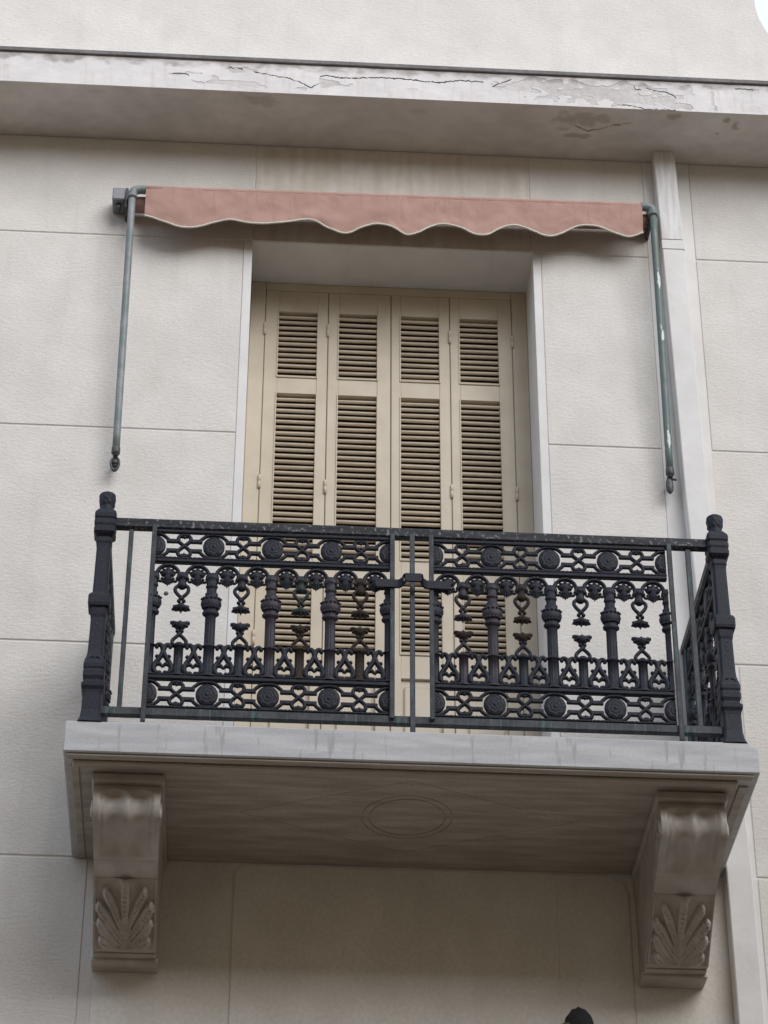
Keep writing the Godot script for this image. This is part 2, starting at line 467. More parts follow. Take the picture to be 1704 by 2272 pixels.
func uv_quad(a: Vector3, b: Vector3, c: Vector3, d: Vector3) -> ArrayMesh:
	# a, b, c, d clockwise as seen from the front; uv runs (0,0) (1,0) (1,1) (0,1)
	var st := ms()
	for q in [[a, Vector2(0, 0)], [b, Vector2(1, 0)], [c, Vector2(1, 1)], [a, Vector2(0, 0)], [c, Vector2(1, 1)], [d, Vector2(0, 1)]]:
		st.set_uv(q[1])
		st.add_vertex(q[0])
	st.generate_normals()
	st.generate_tangents()
	return st.commit()

# ------------------------------------------------------------------ the facade
# a plate with rounded top corners, standing proud of the wall behind it
func rounded_panel(x0: float, x1: float, y0: float, y1: float, rl: float, rr: float, zb: float, zf: float, c := 0.003) -> ArrayMesh:
	var o := []
	o.append(Vector2(x0, y0))
	for k in 9:
		var a := PI - PI / 2 * k / 8.0
		o.append(Vector2(x0 + rl + cos(a) * rl, y1 - rl + sin(a) * rl))
	for k in 9:
		var a := PI / 2 - PI / 2 * k / 8.0
		o.append(Vector2(x1 - rr + cos(a) * rr, y1 - rr + sin(a) * rr))
	o.append(Vector2(x1, y0))
	var st := ms()
	var mid := Vector2((x0 + x1) / 2, (y0 + y1) / 2)
	for k in o.size():
		var a: Vector2 = o[k]; var b: Vector2 = o[(k + 1) % o.size()]
		var ia := a + (mid - a).normalized() * c; var ib := b + (mid - b).normalized() * c
		poly(st, [Vector3(ia.x, ia.y, zf), Vector3(ib.x, ib.y, zf), Vector3(mid.x, mid.y, zf)], Vector3.BACK)
		var mo := (a + b) * 0.5 - mid
		poly(st, [Vector3(a.x, a.y, zf - c), Vector3(b.x, b.y, zf - c), Vector3(ib.x, ib.y, zf), Vector3(ia.x, ia.y, zf)], Vector3(mo.x, mo.y, 1))
		poly(st, [Vector3(a.x, a.y, zf - c), Vector3(b.x, b.y, zf - c), Vector3(b.x, b.y, zb), Vector3(a.x, a.y, zb)], Vector3(mo.x, mo.y, 0))
	return done(st)

func build_facade() -> void:
	var f := thing("building", "pale stucco house front with scored joints around the shuttered balcony door", "building")
	# the wall's core behind the stucco, with the door opening left free
	var core := ms()
	var zb := -0.43; var zf := -0.0045
	cbox(core, Vector3(-5.0, STREET, zb), Vector3(-0.0125, 3.0695, zf), 0.001)
	cbox(core, Vector3(1.2125, STREET, zb), Vector3(2.75, 3.0695, zf), 0.001)
	cbox(core, Vector3(-0.0125, STREET, zb), Vector3(1.2125, -0.31, zf), 0.001)
	cbox(core, Vector3(-0.0125, 2.5355, zb), Vector3(1.2125, 3.0695, zf), 0.001)
	put("wall_core", done(core), M.plaster, f)
	# scored stucco fields; the joints between them are open to the core
	var j := 0.0028
	var rows := [[3.068, 2.5155], [2.5155, 1.5007], [1.5007, 0.4835], [0.4835, -0.4262], [-0.4262, -1.70]]
	for r in rows.size():
		var y1: float = rows[r][0]; var y0: float = rows[r][1]
		var spans := []
		if r == 0:
			spans = [[-2.6, -0.002], [0.002, 1.192], [1.196, 1.700], [1.905, 2.75]]
		elif r < 4:
			var xr: float = [0, 1.905, 1.900, 1.938][r]
			spans = [[-2.6, -0.036], [1.234, 1.700], [xr, 2.75]]
		else:
			spans = [[-2.6, -0.50], [1.940, 2.75]]
		for s in spans:
			var streaky: bool = r == 0 and s[1] < 1.3 and s[0] > -0.1
			put("wall_field", box(Vector3(s[0], y0 + j, -0.011), Vector3(s[1], y1 - j, 0.0), 0.0040), M.stucco_streaked if streaky else M.stucco, f)
	# smooth bands along the opening and beside the pilaster
	put("smooth_band", box(Vector3(-0.0355, -0.306, -0.011), Vector3(0.001, 2.5125, 0.0015), 0.002), M.plaster, f)
	put("smooth_band", box(Vector3(1.199, -0.306, -0.011), Vector3(1.2335, 2.5125, 0.0015), 0.002), M.plaster, f)
	put("smooth_band", box(Vector3(1.7005, -0.4255, -0.011), Vector3(1.9045, 3.067, -0.0005), 0.001), M.plaster, f)
	put("smooth_band", box(Vector3(-0.4995, -1.70, -0.011), Vector3(-0.4560, -0.4275, -0.0015), 0.0004), M.stucco, f)
	put("smooth_band", box(Vector3(-0.4559, -1.70, -0.011), Vector3(0.0235, -0.4275, -0.0015), 0.0015), M.stucco_fine, f)
	put("smooth_band", box(Vector3(1.4640, -1.70, -0.011), Vector3(1.8350, -0.4265, -0.0015), 0.002), M.stucco_fine, f)
	put("smooth_band", box(Vector3(1.8354, -1.70, -0.011), Vector3(1.9395, -0.4265, -0.0015), 0.002), M.plaster, f)
	# under the balcony: one re-rendered field with rounded upper corners, parted by a faint joint
	put("wall_field", rounded_panel(0.030, 1.19895, -1.70, -0.4370, 0.045, 0.002, -0.011, 0.002, 0.0015), M.stucco_fine, f)
	put("wall_field", rounded_panel(1.1991, 1.4600, -1.70, -0.4378, 0.002, 0.085, -0.011, 0.002, 0.0015), M.stucco_fine, f)
	# lining of the door opening
	put("door_reveal", box(Vector3(-0.012, -0.306, -0.43), Vector3(0.0, 2.5195, -0.0005), 0.001), M.plaster, f)
	put("door_reveal", box(Vector3(1.2, -0.306, -0.43), Vector3(1.212, 2.5195, -0.0005), 0.001), M.plaster, f)
	put("door_lintel", box(Vector3(-0.011, 2.520, -0.43), Vector3(1.211, 2.535, -0.0008), 0.001), M.plaster, f)
	# cornice
	var corn := group_part("cornice", f)
	put("ledge", box(Vector3(-5.0, 3.0705, -0.012), Vector3(2.75, 3.258, 0.329), 0.002), M.plaster, corn)
	put("front_face", uv_quad(Vector3(-1.6, 3.262, 0.3316), Vector3(2.8, 3.262, 0.3316), Vector3(2.8, 3.068, 0.3316), Vector3(-1.6, 3.068, 0.3316)), fascia_material(), corn).set_meta("label", "white painted face with peeled grey patches and long cracks")
	put("underside", uv_quad(Vector3(-1.6, 3.068, 0.0), Vector3(2.8, 3.068, 0.0), Vector3(2.8, 3.068, 0.3316), Vector3(-1.6, 3.068, 0.3316)), soffit_material(), corn)
	put("flashing", box(Vector3(-5.0, 3.240, 0.3325), Vector3(2.76, 3.264, 0.342), 0.003), M.flashing, corn)
	# wall above the cornice; its right edge sweeps out in a curve against the sky
	var edge := [[2.284, 7.5], [2.284, 4.111], [2.286, 4.065], [2.291, 4.025], [2.297, 3.99], [2.314, 3.94], [2.331, 3.896], [2.36, 3.85], [2.41, 3.80], [2.48, 3.76], [2.58, 3.73], [2.75, 3.72]]
	var up := ms()
	for k in edge.size() - 1:
		var a := Vector3(edge[k][0], edge[k][1], 0.0); var b := Vector3(edge[k + 1][0], edge[k + 1][1], 0.0)
		poly(up, [Vector3(-5.0, a.y, 0), a, b, Vector3(-5.0, b.y, 0)], Vector3.BACK)
		poly(up, [Vector3(-5.0, a.y, -0.3), a + Vector3(0, 0, -0.3), b + Vector3(0, 0, -0.3), Vector3(-5.0, b.y, -0.3)], Vector3.FORWARD)
		poly(up, [a, b, b + Vector3(0, 0, -0.3), a + Vector3(0, 0, -0.3)], Vector3(1, 1, 0))
	poly(up, [Vector3(-5.0, 3.2585, 0), Vector3(2.75, 3.2585, 0), Vector3(2.75, 3.72, 0), Vector3(-5.0, 3.72, 0)], Vector3.BACK)
	poly(up, [Vector3(-5.0, 3.2585, -0.3), Vector3(2.75, 3.2585, -0.3), Vector3(2.75, 3.72, -0.3), Vector3(-5.0, 3.72, -0.3)], Vector3.FORWARD)
	poly(up, [Vector3(-5.0, 7.5, 0), Vector3(2.284, 7.5, 0), Vector3(2.284, 7.5, -0.3), Vector3(-5.0, 7.5, -0.3)], Vector3.UP)
	put("upper_wall", done(up), M.stucco, f)
	# pilaster: a narrow boxed casing that leans out a little towards the bottom, in two lengths with a collar
	var ys := [3.067, 2.566, 1.23, -0.42, -1.70]
	var xs := [1.742, 1.748, 1.768, 1.813, 1.815]
	var d := 0.072; var w := 0.093
	var leg := func(k0: int, k1: int, ytop: float, proud: float) -> ArrayMesh:
		var st := ms()
		for k in range(k0, k1):
			var ya: float = minf(ys[k], ytop); var yb: float = ys[k + 1]
			var xa: float = xs[k]; var xb: float = xs[k + 1]
			var A := Vector3(xa - proud, ya, 0); var B := Vector3(xb - proud, yb, 0)
			var z := Vector3(0, 0, d + proud); var x := Vector3(w + proud * 2, 0, 0); var c := Vector3(0.004, 0, -0.004)
			poly(st, [A + z + Vector3(0.004, 0, 0), A + z + x - Vector3(0.004, 0, 0), B + z + x - Vector3(0.004, 0, 0), B + z + Vector3(0.004, 0, 0)], Vector3.BACK)
			poly(st, [A, A + z - Vector3(0, 0, 0.004), B + z - Vector3(0, 0, 0.004), B], Vector3.LEFT)
			poly(st, [A + x, A + x + z - Vector3(0, 0, 0.004), B + x + z - Vector3(0, 0, 0.004), B + x], Vector3.RIGHT)
			poly(st, [A + z - Vector3(0, 0, 0.004), A + z + Vector3(0.004, 0, 0), B + z + Vector3(0.004, 0, 0), B + z - Vector3(0, 0, 0.004)], Vector3(-1, 0, 1))
			poly(st, [A + x + z - Vector3(0, 0, 0.004), A + x + z - Vector3(0.004, 0, 0), B + x + z - Vector3(0.004, 0, 0), B + x + z - Vector3(0, 0, 0.004)], Vector3(1, 0, 1))
			if k == k0:
				poly(st, [A, A + z, A + z + x, A + x], Vector3.UP)
			if k == k1 - 1:
				poly(st, [B, B + z, B + z + x, B + x], Vector3.DOWN)
		return done(st)
	var pil := group_part("pilaster", f)
	put("upper_length", leg.call(0, 1, 9.0, 0.0), M.plaster_streaked, pil)
	put("lower_length", leg.call(1, 4, 2.5605, 0.0), M.plaster, pil)
	put("collar", box(Vector3(1.7465, 2.507, 0.001), Vector3(1.8455, 2.558, 0.0755), 0.003), M.plaster, pil)
	# a small hole left by a fixing, and its streak's dark plug
	var hole := ms(true)
	ball(hole, Vector3(-0.2770, 0.7180, 0.0), 0.0095, 0.5)
	put("wall_plug", done(hole), M.fitting, f)

# ------------------------------------------------------------------ shutters
func build_shutters() -> void:
	var d := thing("shuttered_door", "cream four-leaf louvred shutters closed in the deep door opening", "shutters")
	var zf := -0.272
	# frame
	put("door_frame", box(Vector3(0.0005, -0.306, zf - 0.05), Vector3(0.0655, 2.5185, zf), 0.003), M.shutter, d)
	put("door_frame", box(Vector3(1.1335, -0.306, zf - 0.05), Vector3(1.1995, 2.5185, zf), 0.003), M.shutter, d)
	put("door_frame", box(Vector3(0.0660, 2.4745, zf - 0.05), Vector3(1.1330, 2.5185, zf - 0.002), 0.003), M.shutter, d)
	put("door_backing", box(Vector3(0.02, -0.306, -0.420), Vector3(1.18, 2.50, -0.400), 0.002), M.door_backing, d).set_meta("label", "dark brown door leaf added behind the louvres to darken the gaps")
	var leaves := [[0.0675, 0.3370, 0.126, 0.2915], [0.3395, 0.6075, 0.3855, 0.549], [0.6105, 0.8615, 0.652, 0.816], [0.8640, 1.1315, 0.906, 1.072]]
	var panels := [[2.356, 2.006], [1.914, 1.094], [0.985, 0.648]]
	var pitch := 0.0293
	var rng := RandomNumberGenerator.new(); rng.seed = 4
	for L in leaves:
		var leaf := group_part("shutter_leaf", d)
		var x0: float = L[0]; var x1: float = L[1]; var a: float = L[2]; var b: float = L[3]
		var zb := zf - 0.042
		put("stile", box(Vector3(x0, -0.29, zb), Vector3(a, 2.472, zf), 0.003), M.shutter, leaf)
		put("stile", box(Vector3(b, -0.29, zb), Vector3(x1, 2.472, zf), 0.003), M.shutter, leaf)
		var rails := [[2.356, 2.472], [1.914, 2.006], [0.985, 1.094], [0.535, 0.648], [-0.29, -0.17]]
		for r in rails:
			put("rail", box(Vector3(a - 0.0005, r[0], zb), Vector3(b + 0.0005, r[1], zf - 0.0015), 0.002), M.shutter, leaf)
		put("bottom_panel", box(Vector3(a - 0.002, -0.172, zb + 0.008), Vector3(b + 0.002, 0.537, zf - 0.014), 0.002), M.shutter, leaf)
		put("panel_moulding", box(Vector3(a + 0.012, -0.14, zf - 0.0142), Vector3(b - 0.012, 0.50, zf - 0.006), 0.005), M.shutter, leaf)
		for p in panels:
			# a thin bead round each louvred field
			var bead := ms()
			cbox(bead, Vector3(a - 0.006, p[1] - 0.006, zf - 0.0005), Vector3(a, p[0] + 0.006, zf + 0.004), 0.0015)
			cbox(bead, Vector3(b, p[1] - 0.006, zf - 0.0005), Vector3(b + 0.006, p[0] + 0.006, zf + 0.004), 0.0015)
			cbox(bead, Vector3(a + 0.0002, p[0], zf - 0.0005), Vector3(b - 0.0002, p[0] + 0.006, zf + 0.0038), 0.0015)
			cbox(bead, Vector3(a + 0.0002, p[1] - 0.006, zf - 0.0005), Vector3(b - 0.0002, p[1], zf + 0.0038), 0.0015)
			put("bead", done(bead), M.shutter, leaf)
			var n := int(round((p[0] - p[1]) / pitch))
			var step: float = (p[0] - p[1]) / n
			var slat := slat_mesh(b - a + 0.004)
			for k in n:
				var o := put("slat", slat, M.slat if rng.randf() < 0.6 else M.slat_pale, leaf, Vector3((a + b) / 2, p[0] - (k + 0.5) * step + rng.randf_range(-0.0008, 0.0008), zf - 0.021))
				o.rotation.x = rng.randf_range(-0.05, 0.05)
				o.rotation.z = rng.randf_range(-0.009, 0.009)
	# hinges on the seams
	for h in [[0.0665, 2.26], [0.0665, 1.455], [0.0665, 0.70], [0.3383, 2.26], [0.3383, 1.44], [0.8628, 2.25], [0.8628, 1.44], [1.1325, 2.24], [1.1325, 1.44], [1.1325, 0.70]]:
		var st := ms(true)
		lathe(st, [Vector2(0.001, -0.034), Vector2(0.0065, -0.031), Vector2(0.0065, -0.002), Vector2(0.0052, -0.001), Vector2(0.0052, 0.001), Vector2(0.0065, 0.002), Vector2(0.0065, 0.031), Vector2(0.001, 0.034)], 12)
		put("hinge", done(st), M.shutter, d, Vector3(h[0], h[1], zf + 0.004))

func slat_mesh(w: float) -> ArrayMesh:
	# a board with rounded nose, sloping down towards the street
	var st := ms()
	var tilt := 0.64
	var half := 0.0200; var t := 0.0070
	var o := []
	for q in [[-half, -t], [half - 0.003, -t], [half, -t * 0.35], [half, t * 0.35], [half - 0.003, t], [-half, t]]:
		# q.x runs from the inside (up) to the street side (down)
		var dir := Vector2(cos(tilt), -sin(tilt))      # (z, y)
		var nor := Vector2(sin(tilt), cos(tilt))
		var p: Vector2 = dir * q[0] + nor * q[1]
		o.append(Vector3(0, p.y, p.x))
	var n := o.size()
	var h := Vector3(w / 2, 0, 0)
	for k in n:
		var a: Vector3 = o[k]; var b: Vector3 = o[(k + 1) % n]
		poly(st, [a - h, b - h, b + h, a + h], (a + b) * 0.5)
	poly(st, [o[0] - h, o[1] - h, o[2] - h, o[3] - h, o[4] - h, o[5] - h], Vector3.LEFT)
	poly(st, [o[0] + h, o[1] + h, o[2] + h, o[3] + h, o[4] + h, o[5] + h], Vector3.RIGHT)
	return done(st)

# ------------------------------------------------------------------ balcony: slab and carved consoles
func build_balcony() -> void:
	var b := thing("balcony", "grey marble balcony slab on two carved scroll brackets", "balcony")
	var x0 := -0.5605; var x1 := 1.8100; var yb := -0.4246; var yt := -0.306; var zd := 0.780
	# slab: chamfered block whose front right top corner is broken off
	var slab := ms()
	var c := 0.004
	var o := [Vector2(x0 + c, yb), Vector2(x1 - c, yb), Vector2(x1, yb + c), Vector2(x1, yt - 0.026), Vector2(x1 - 0.012, yt - 0.022), Vector2(x1 - 0.022, yt - 0.020), Vector2(x1 - 0.033, yt - 0.004), Vector2(x1 - 0.046, yt), Vector2(x0 + c, yt), Vector2(x0, yt - c), Vector2(x0, yb + c)]
	var mid := Vector2((x0 + x1) / 2, (yb + yt) / 2)
	var zs := [zd, 0.70, 0.0]
	for k in o.size():
		var p: Vector2 = o[k]; var q: Vector2 = o[(k + 1) % o.size()]
		var sq := func(v: Vector2) -> Vector2: return Vector2(clampf(v.x, x0 + c, x1 - c), clampf(v.y, yb + c, yt - c))
		var ip: Vector2 = sq.call(p); var iq: Vector2 = sq.call(q)
		var out := Vector3(((p + q) * 0.5 - mid).x * 0.1, ((p + q) * 0.5 - mid).y, 0)
		if absf(p.x - q.x) < 0.0001: out = Vector3(signf(p.x - mid.x), 0, 0)
		poly(slab, [Vector3(ip.x, ip.y, zd), Vector3(iq.x, iq.y, zd), Vector3(mid.x, mid.y, zd)], Vector3.BACK)
		if ip.distance_to(p) > 0.0005 or iq.distance_to(q) > 0.0005:
			poly(slab, [Vector3(p.x, p.y, zd - c), Vector3(q.x, q.y, zd - c), Vector3(iq.x, iq.y, zd), Vector3(ip.x, ip.y, zd)], out + Vector3(0, 0, 1))
		# behind the broken corner the slab is whole again
		var whole := func(v: Vector2) -> Vector2:
			if v.x > x1 - 0.05 and v.y > yt - 0.03: return Vector2(x1, yt - 0.001 * (x1 - v.x))
			return v
		var wp: Vector2 = whole.call(p); var wq: Vector2 = whole.call(q)
		poly(slab, [Vector3(p.x, p.y, zd - c), Vector3(q.x, q.y, zd - c), Vector3(wq.x, wq.y, 0.70), Vector3(wp.x, wp.y, 0.70)], out)
		if wp.distance_to(wq) > 0.00001:
			poly(slab, [Vector3(wp.x, wp.y, 0.70), Vector3(wq.x, wq.y, 0.70), Vector3(wq.x, wq.y, 0.0), Vector3(wp.x, wp.y, 0.0)], out)
	put("slab", done(slab), M.marble, b)
	# streaked underside: border mouldings, a field, the incised lozenge and ring
	var und := group_part("underside", b)
	und.set_meta("label", "brown streaked underside, darker than the slab, with incised ring and lozenge")
	put("border", box(Vector3(x0 + 0.012, yb - 0.010, 0.742), Vector3(x1 - 0.020, yb - 0.0005, 0.770), 0.003), M.brown_streaked, und)
	put("border", box(Vector3(x0 + 0.030, yb - 0.016, 0.692), Vector3(x1 - 0.068, yb - 0.0005, 0.730), 0.005), M.brown_streaked, und)
	put("border", box(Vector3(x0 + 0.024, yb - 0.007, 0.002), Vector3(x0 + 0.052, yb - 0.0005, 0.690), 0.003), M.brown_streaked, und)
	put("border", box(Vector3(x1 - 0.060, yb - 0.007, 0.002), Vector3(x1 - 0.026, yb - 0.0005, 0.690), 0.003), M.brown_streaked, und)
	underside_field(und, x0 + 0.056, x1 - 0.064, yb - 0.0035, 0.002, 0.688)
	for cx in [-0.3415, 1.595]:
		console(b, cx, yb)

# a flat plate of the soffit, its outline given in x, z
func plate(o: PackedVector2Array, y0: float, y1: float) -> ArrayMesh:
	var st := ms()
	var tri := Geometry2D.triangulate_polygon(o)
	for a in range(0, tri.size(), 3):
		var c := []
		for e in 3: c.append(Vector3(o[tri[a + e]].x, y0, o[tri[a + e]].y))
		poly(st, c, Vector3.DOWN)
	var turn := 1.0 if Geometry2D.is_polygon_clockwise(o) else -1.0
	for k in o.size():
		var p := o[k]; var q := o[(k + 1) % o.size()]
		var d := (q - p).orthogonal() * turn
		poly(st, [Vector3(p.x, y0, p.y), Vector3(q.x, y0, q.y), Vector3(q.x, y1, q.y), Vector3(p.x, y1, p.y)], Vector3(d.x, 0, d.y))
	return done(st)

# the soffit field: corner plates, a lozenge, and a ring and a disc set in it, parted by incised lines
func underside_field(parent: Node3D, x0: float, x1: float, y: float, z0: float, z1: float) -> void:
	var c := Vector2(0.628, 0.388)
	var hx := 0.585; var hz := 0.266; var gap := 0.0018
	var ring := func(r: float, a0: float, a1: float) -> Array:
		var out := []
		for k in 17:
			var a := lerpf(a0, a1, k / 16.0)
			out.append(c + Vector2(cos(a), sin(a)) * r)
		return out
	for sx in [-1.0, 1.0]:
		for sz in [-1.0, 1.0]:
			var ex: float = x0 if sx < 0 else x1
			var ez: float = z0 if sz < 0 else z1
			put("corner_plate", plate(PackedVector2Array([Vector2(ex, ez), Vector2(c.x, ez), c + Vector2(0, sz * (hz + gap)), c + Vector2(sx * (hx + gap * 2.2), 0), Vector2(ex, c.y)]), y, y + 0.003), M.brown_streaked, parent)
			var q := [c + Vector2(sx * hx, 0), c + Vector2(0, sz * hz)]
			var a0 := 0.0 if sx > 0 else PI
			var a1: float = PI / 2 * sz if sx > 0 else (PI / 2 if sz > 0 else PI * 1.5)
			var arc: Array = ring.call(0.1600, a1, a0)
			put("lozenge_plate", plate(PackedVector2Array(q + arc), y, y + 0.003), M.brown_streaked, parent)
			var band: Array = ring.call(0.1575, a0, a1) + ring.call(0.1350, a1, a0)
			put("ring_plate", plate(PackedVector2Array(band), y, y + 0.003), M.brown_streaked, parent)
	var disc := []
	for k in 48: disc.append(c + Vector2(cos(TAU * k / 48.0), sin(TAU * k / 48.0)) * 0.1315)
	put("disc", plate(PackedVector2Array(disc), y, y + 0.003), M.brown_streaked, parent)

# a scroll console: fascia, scroll with fillets and a fluted face, acanthus leaf, foot
func console(b: Node3D, cx: float, top: float) -> void:
	var k := group_part("bracket", b, Vector3(cx, 0, 0))
	put("fascia", box(Vector3(-0.1245, top - 0.040, 0.03), Vector3(0.1245, top - 0.0045, 0.650), 0.006), M.marble_carved, k)
	# side profile of the scroll: (y, z), from the fascia round the bulge to its lower lip
	var prof := [Vector2(-0.4650, 0.622), Vector2(-0.478, 0.628), Vector2(-0.492, 0.638), Vector2(-0.511, 0.646), Vector2(-0.534, 0.651), Vector2(-0.558, 0.650), Vector2(-0.580, 0.643), Vector2(-0.597, 0.628), Vector2(-0.610, 0.604), Vector2(-0.623, 0.567), Vector2(-0.638, 0.530), Vector2(-0.652, 0.494), Vector2(-0.660, 0.470), Vector2(-0.663, 0.452)]
	var fine_prof := []
	for a in prof.size() - 1:
		for e in 5:
			fine_prof.append((prof[a] as Vector2).cubic_interpolate(prof[a + 1], prof[max(a - 1, 0)], prof[min(a + 2, prof.size() - 1)], e / 5.0))
	fine_prof.append(prof[prof.size() - 1])
	prof = fine_prof
	var n := prof.size()
	var across := []                       # u from -1 to 1 across the face, and how far it is sunk there
	for q in 41:
		var u := -1.0 + q / 20.0
		across.append(u)
	var st := ms(true)
	var pt := func(a: int, u: float) -> Vector3:
		var hw := lerpf(0.1155, 0.1095, float(a) / (n - 1))
		var p: Vector2 = prof[a]
		var t := ((prof[min(a + 4, n - 1)] as Vector2) - (prof[max(a - 4, 0)] as Vector2)).normalized()
		var nor := Vector2(t.y, -t.x)      # points out of the profile (y, z)
		var sunk := 0.0
		var au := absf(u)
		if au < 0.74:
			# two hollow flutes with a raised spine between them
			sunk = 0.006 + 0.017 * sin(clampf((au - 0.05) / 0.69, 0.0, 1.0) * PI)
		elif au < 0.79:
			sunk = 0.011
		# the flutes start in two lobes under the fascia and die out at the lower lip
		var run := float(a) / (n - 1)
		var start := 0.10 + 0.07 * (1.0 - sin(clampf(au / 0.74, 0.0, 1.0) * PI))
		sunk *= smoothstep(start, start + 0.06, run) * smoothstep(1.0, 0.72, run)
		p -= nor * sunk
		return Vector3(u * hw, p.x, p.y)
	for a in n - 1:
		for q in across.size() - 1:
			quad(st, pt.call(a, across[q]), pt.call(a, across[q + 1]), pt.call(a + 1, across[q + 1]), pt.call(a + 1, across[q]))
	put("scroll_face", done(st), M.marble_carved, k)
	# cheeks: flat sides of the scroll down to the wall, with a raised volute rim
	for s in [-1.0, 1.0]:
		var sd := ms()
		for a in n - 1:
			var hw0 := lerpf(0.1155, 0.1095, float(a) / (n - 1)); var hw1 := lerpf(0.1155, 0.1095, float(a + 1) / (n - 1))
			var p: Vector2 = prof[a]; var q: Vector2 = prof[a + 1]
			poly(sd, [Vector3(s * hw0, p.x, p.y), Vector3(s * hw1, q.x, q.y), Vector3(s * hw1, q.x, -0.01), Vector3(s * hw0, p.x, -0.01)], Vector3(s, 0, 0))
		put("cheek", done(sd), M.marble_carved, k)
		var vol := ms(true)
		var sp := []
		var rr := []
		for q in 34:
			var a := -0.5 + q * 0.36
			var r := 0.088 * exp(-0.10 * q)
			sp.append(Vector3(s * 0.113, -0.552 + sin(a) * r * 0.9, 0.552 + cos(a) * r))
			rr.append(0.005 + 0.004 * r / 0.088)
		tube(vol, sp, rr, 6)
		put("volute", done(vol), M.marble_carved, k)
	# the leaf's sloping tablet
	var tab := ms()
	var hw := 0.1095
	var o := [Vector2(-0.6635, 0.452), Vector2(-0.690, 0.376), Vector2(-0.746, 0.300), Vector2(-0.799, 0.229), Vector2(-0.856, 0.158), Vector2(-0.852, 0.120), Vector2(-0.852, -0.01), Vector2(-0.6635, -0.01)]
	for a in o.size():
		var p: Vector2 = o[a]; var q: Vector2 = o[(a + 1) % o.size()]
		var m2 := (p + q) * 0.5 - Vector2(-0.72, 0.15)
		poly(tab, [Vector3(-hw, p.x, p.y), Vector3(-hw, q.x, q.y), Vector3(hw, q.x, q.y), Vector3(hw, p.x, p.y)], Vector3(0, m2.x, m2.y))
	for s in [-hw, hw]:
		var flat := PackedVector2Array(o)
		var tri := Geometry2D.triangulate_polygon(flat)
		for a in range(0, tri.size(), 3):
			var c := []
			for e in 3: c.append(Vector3(s, flat[tri[a + e]].x, flat[tri[a + e]].y))
			poly(tab, c, Vector3(signf(s), 0, 0))
	put("tablet", done(tab), M.marble_carved, k)
	# acanthus leaf as relief on the tablet: axis runs down the slope
	var A := Vector3(0, -0.690, 0.376); var B := Vector3(0, -0.856, 0.158)
	var ax := (B - A).normalized(); var nor := Vector3(0, -ax.z, ax.y).normalized()
	if nor.z < 0: nor = -nor
	var L := A.distance_to(B)
	var lf := ms(true)
	var G := 64
	# lobes: a bent spine from the midrib to a curling tip, in (u across 0..1, v down 0..1)
	var lobes := [[Vector2(0.02, 1.00), Vector2(0.40, 1.02), Vector2(0.74, 0.86), 0.13], [Vector2(0.02, 0.98), Vector2(0.42, 0.92), Vector2(0.80, 0.63), 0.15], [Vector2(0.02, 0.92), Vector2(0.34, 0.72), Vector2(0.82, 0.40), 0.16], [Vector2(0.02, 0.86), Vector2(0.22, 0.50), Vector2(0.60, 0.20), 0.16], [Vector2(0.0, 0.95), Vector2(0.02, 0.50), Vector2(0.05, 0.10), 0.15]]
	var spines := []
	for l in lobes:
		var row := []
		for q in 13:
			var t := q / 12.0
			row.append((l[0] as Vector2).lerp(l[1], t).lerp((l[1] as Vector2).lerp(l[2], t), t))
		spines.append(row)
	var relief := func(u: float, v: float) -> float:
		var au := absf(u)
		if au > 0.93: return 0.005
		var h := -0.003
		for l in spines.size():
			var best := 9.0; var bt := 0.0
			for q in 13:
				var dv: Vector2 = Vector2(au, v) - spines[l][q]
				dv.y *= 1.35
				var dd := dv.length()
				if dd < best:
					best = dd; bt = q / 12.0
			var w: float = lobes[l][3] * (0.35 + 0.75 * bt) * (1.0 - 0.35 * pow(bt, 6.0))
			if best < w:
				var x := best / w
				var body := 0.014 * sqrt(1.0 - x * x) * (0.45 + 0.55 * bt) + 0.008 * pow(bt, 4.0)
				# a crease along the spine and finer veins beside it
				body -= 0.0035 * exp(-pow(x / 0.16, 2.0)) + 0.0012 * cos(x * 12.0)
				h = maxf(h, body)
		h = maxf(h, 0.009 * exp(-pow(u / 0.045, 2.0)) * smoothstep(0.12, 0.3, v))
		var kn := Vector2(u / 0.22, (v - 0.06) / 0.07)
		return maxf(h, 0.024 * exp(-kn.length_squared() * 1.1))
	var at := func(i: int, jj: int) -> Vector3:
		var u := -1.0 + 2.0 * i / G; var v := float(jj) / G
		var ww := hw * 0.985
		var p: Vector3 = A + ax * (v * L) + Vector3(u * ww, 0, 0)
		# follow the tablet's slight bend
		return p + nor * (0.001 + 1.25 * float(relief.call(u, v)))
	for i in G:
		for jj in G:
			quad(lf, at.call(i, jj), at.call(i + 1, jj), at.call(i + 1, jj + 1), at.call(i, jj + 1))
	put("acanthus_leaf", done(lf), M.marble_carved, k)
	# foot: a fillet and a block against the wall
	put("foot_fillet", box(Vector3(-0.1105, -0.859, 0.085), Vector3(0.1105, -0.850, 0.125), 0.003), M.marble_carved, k)
	put("foot", box(Vector3(-0.1175, -0.872, -0.004), Vector3(0.1175, -0.8525, 0.092), 0.005), M.marble_carved, k)

# ------------------------------------------------------------------ railing
var R := {}

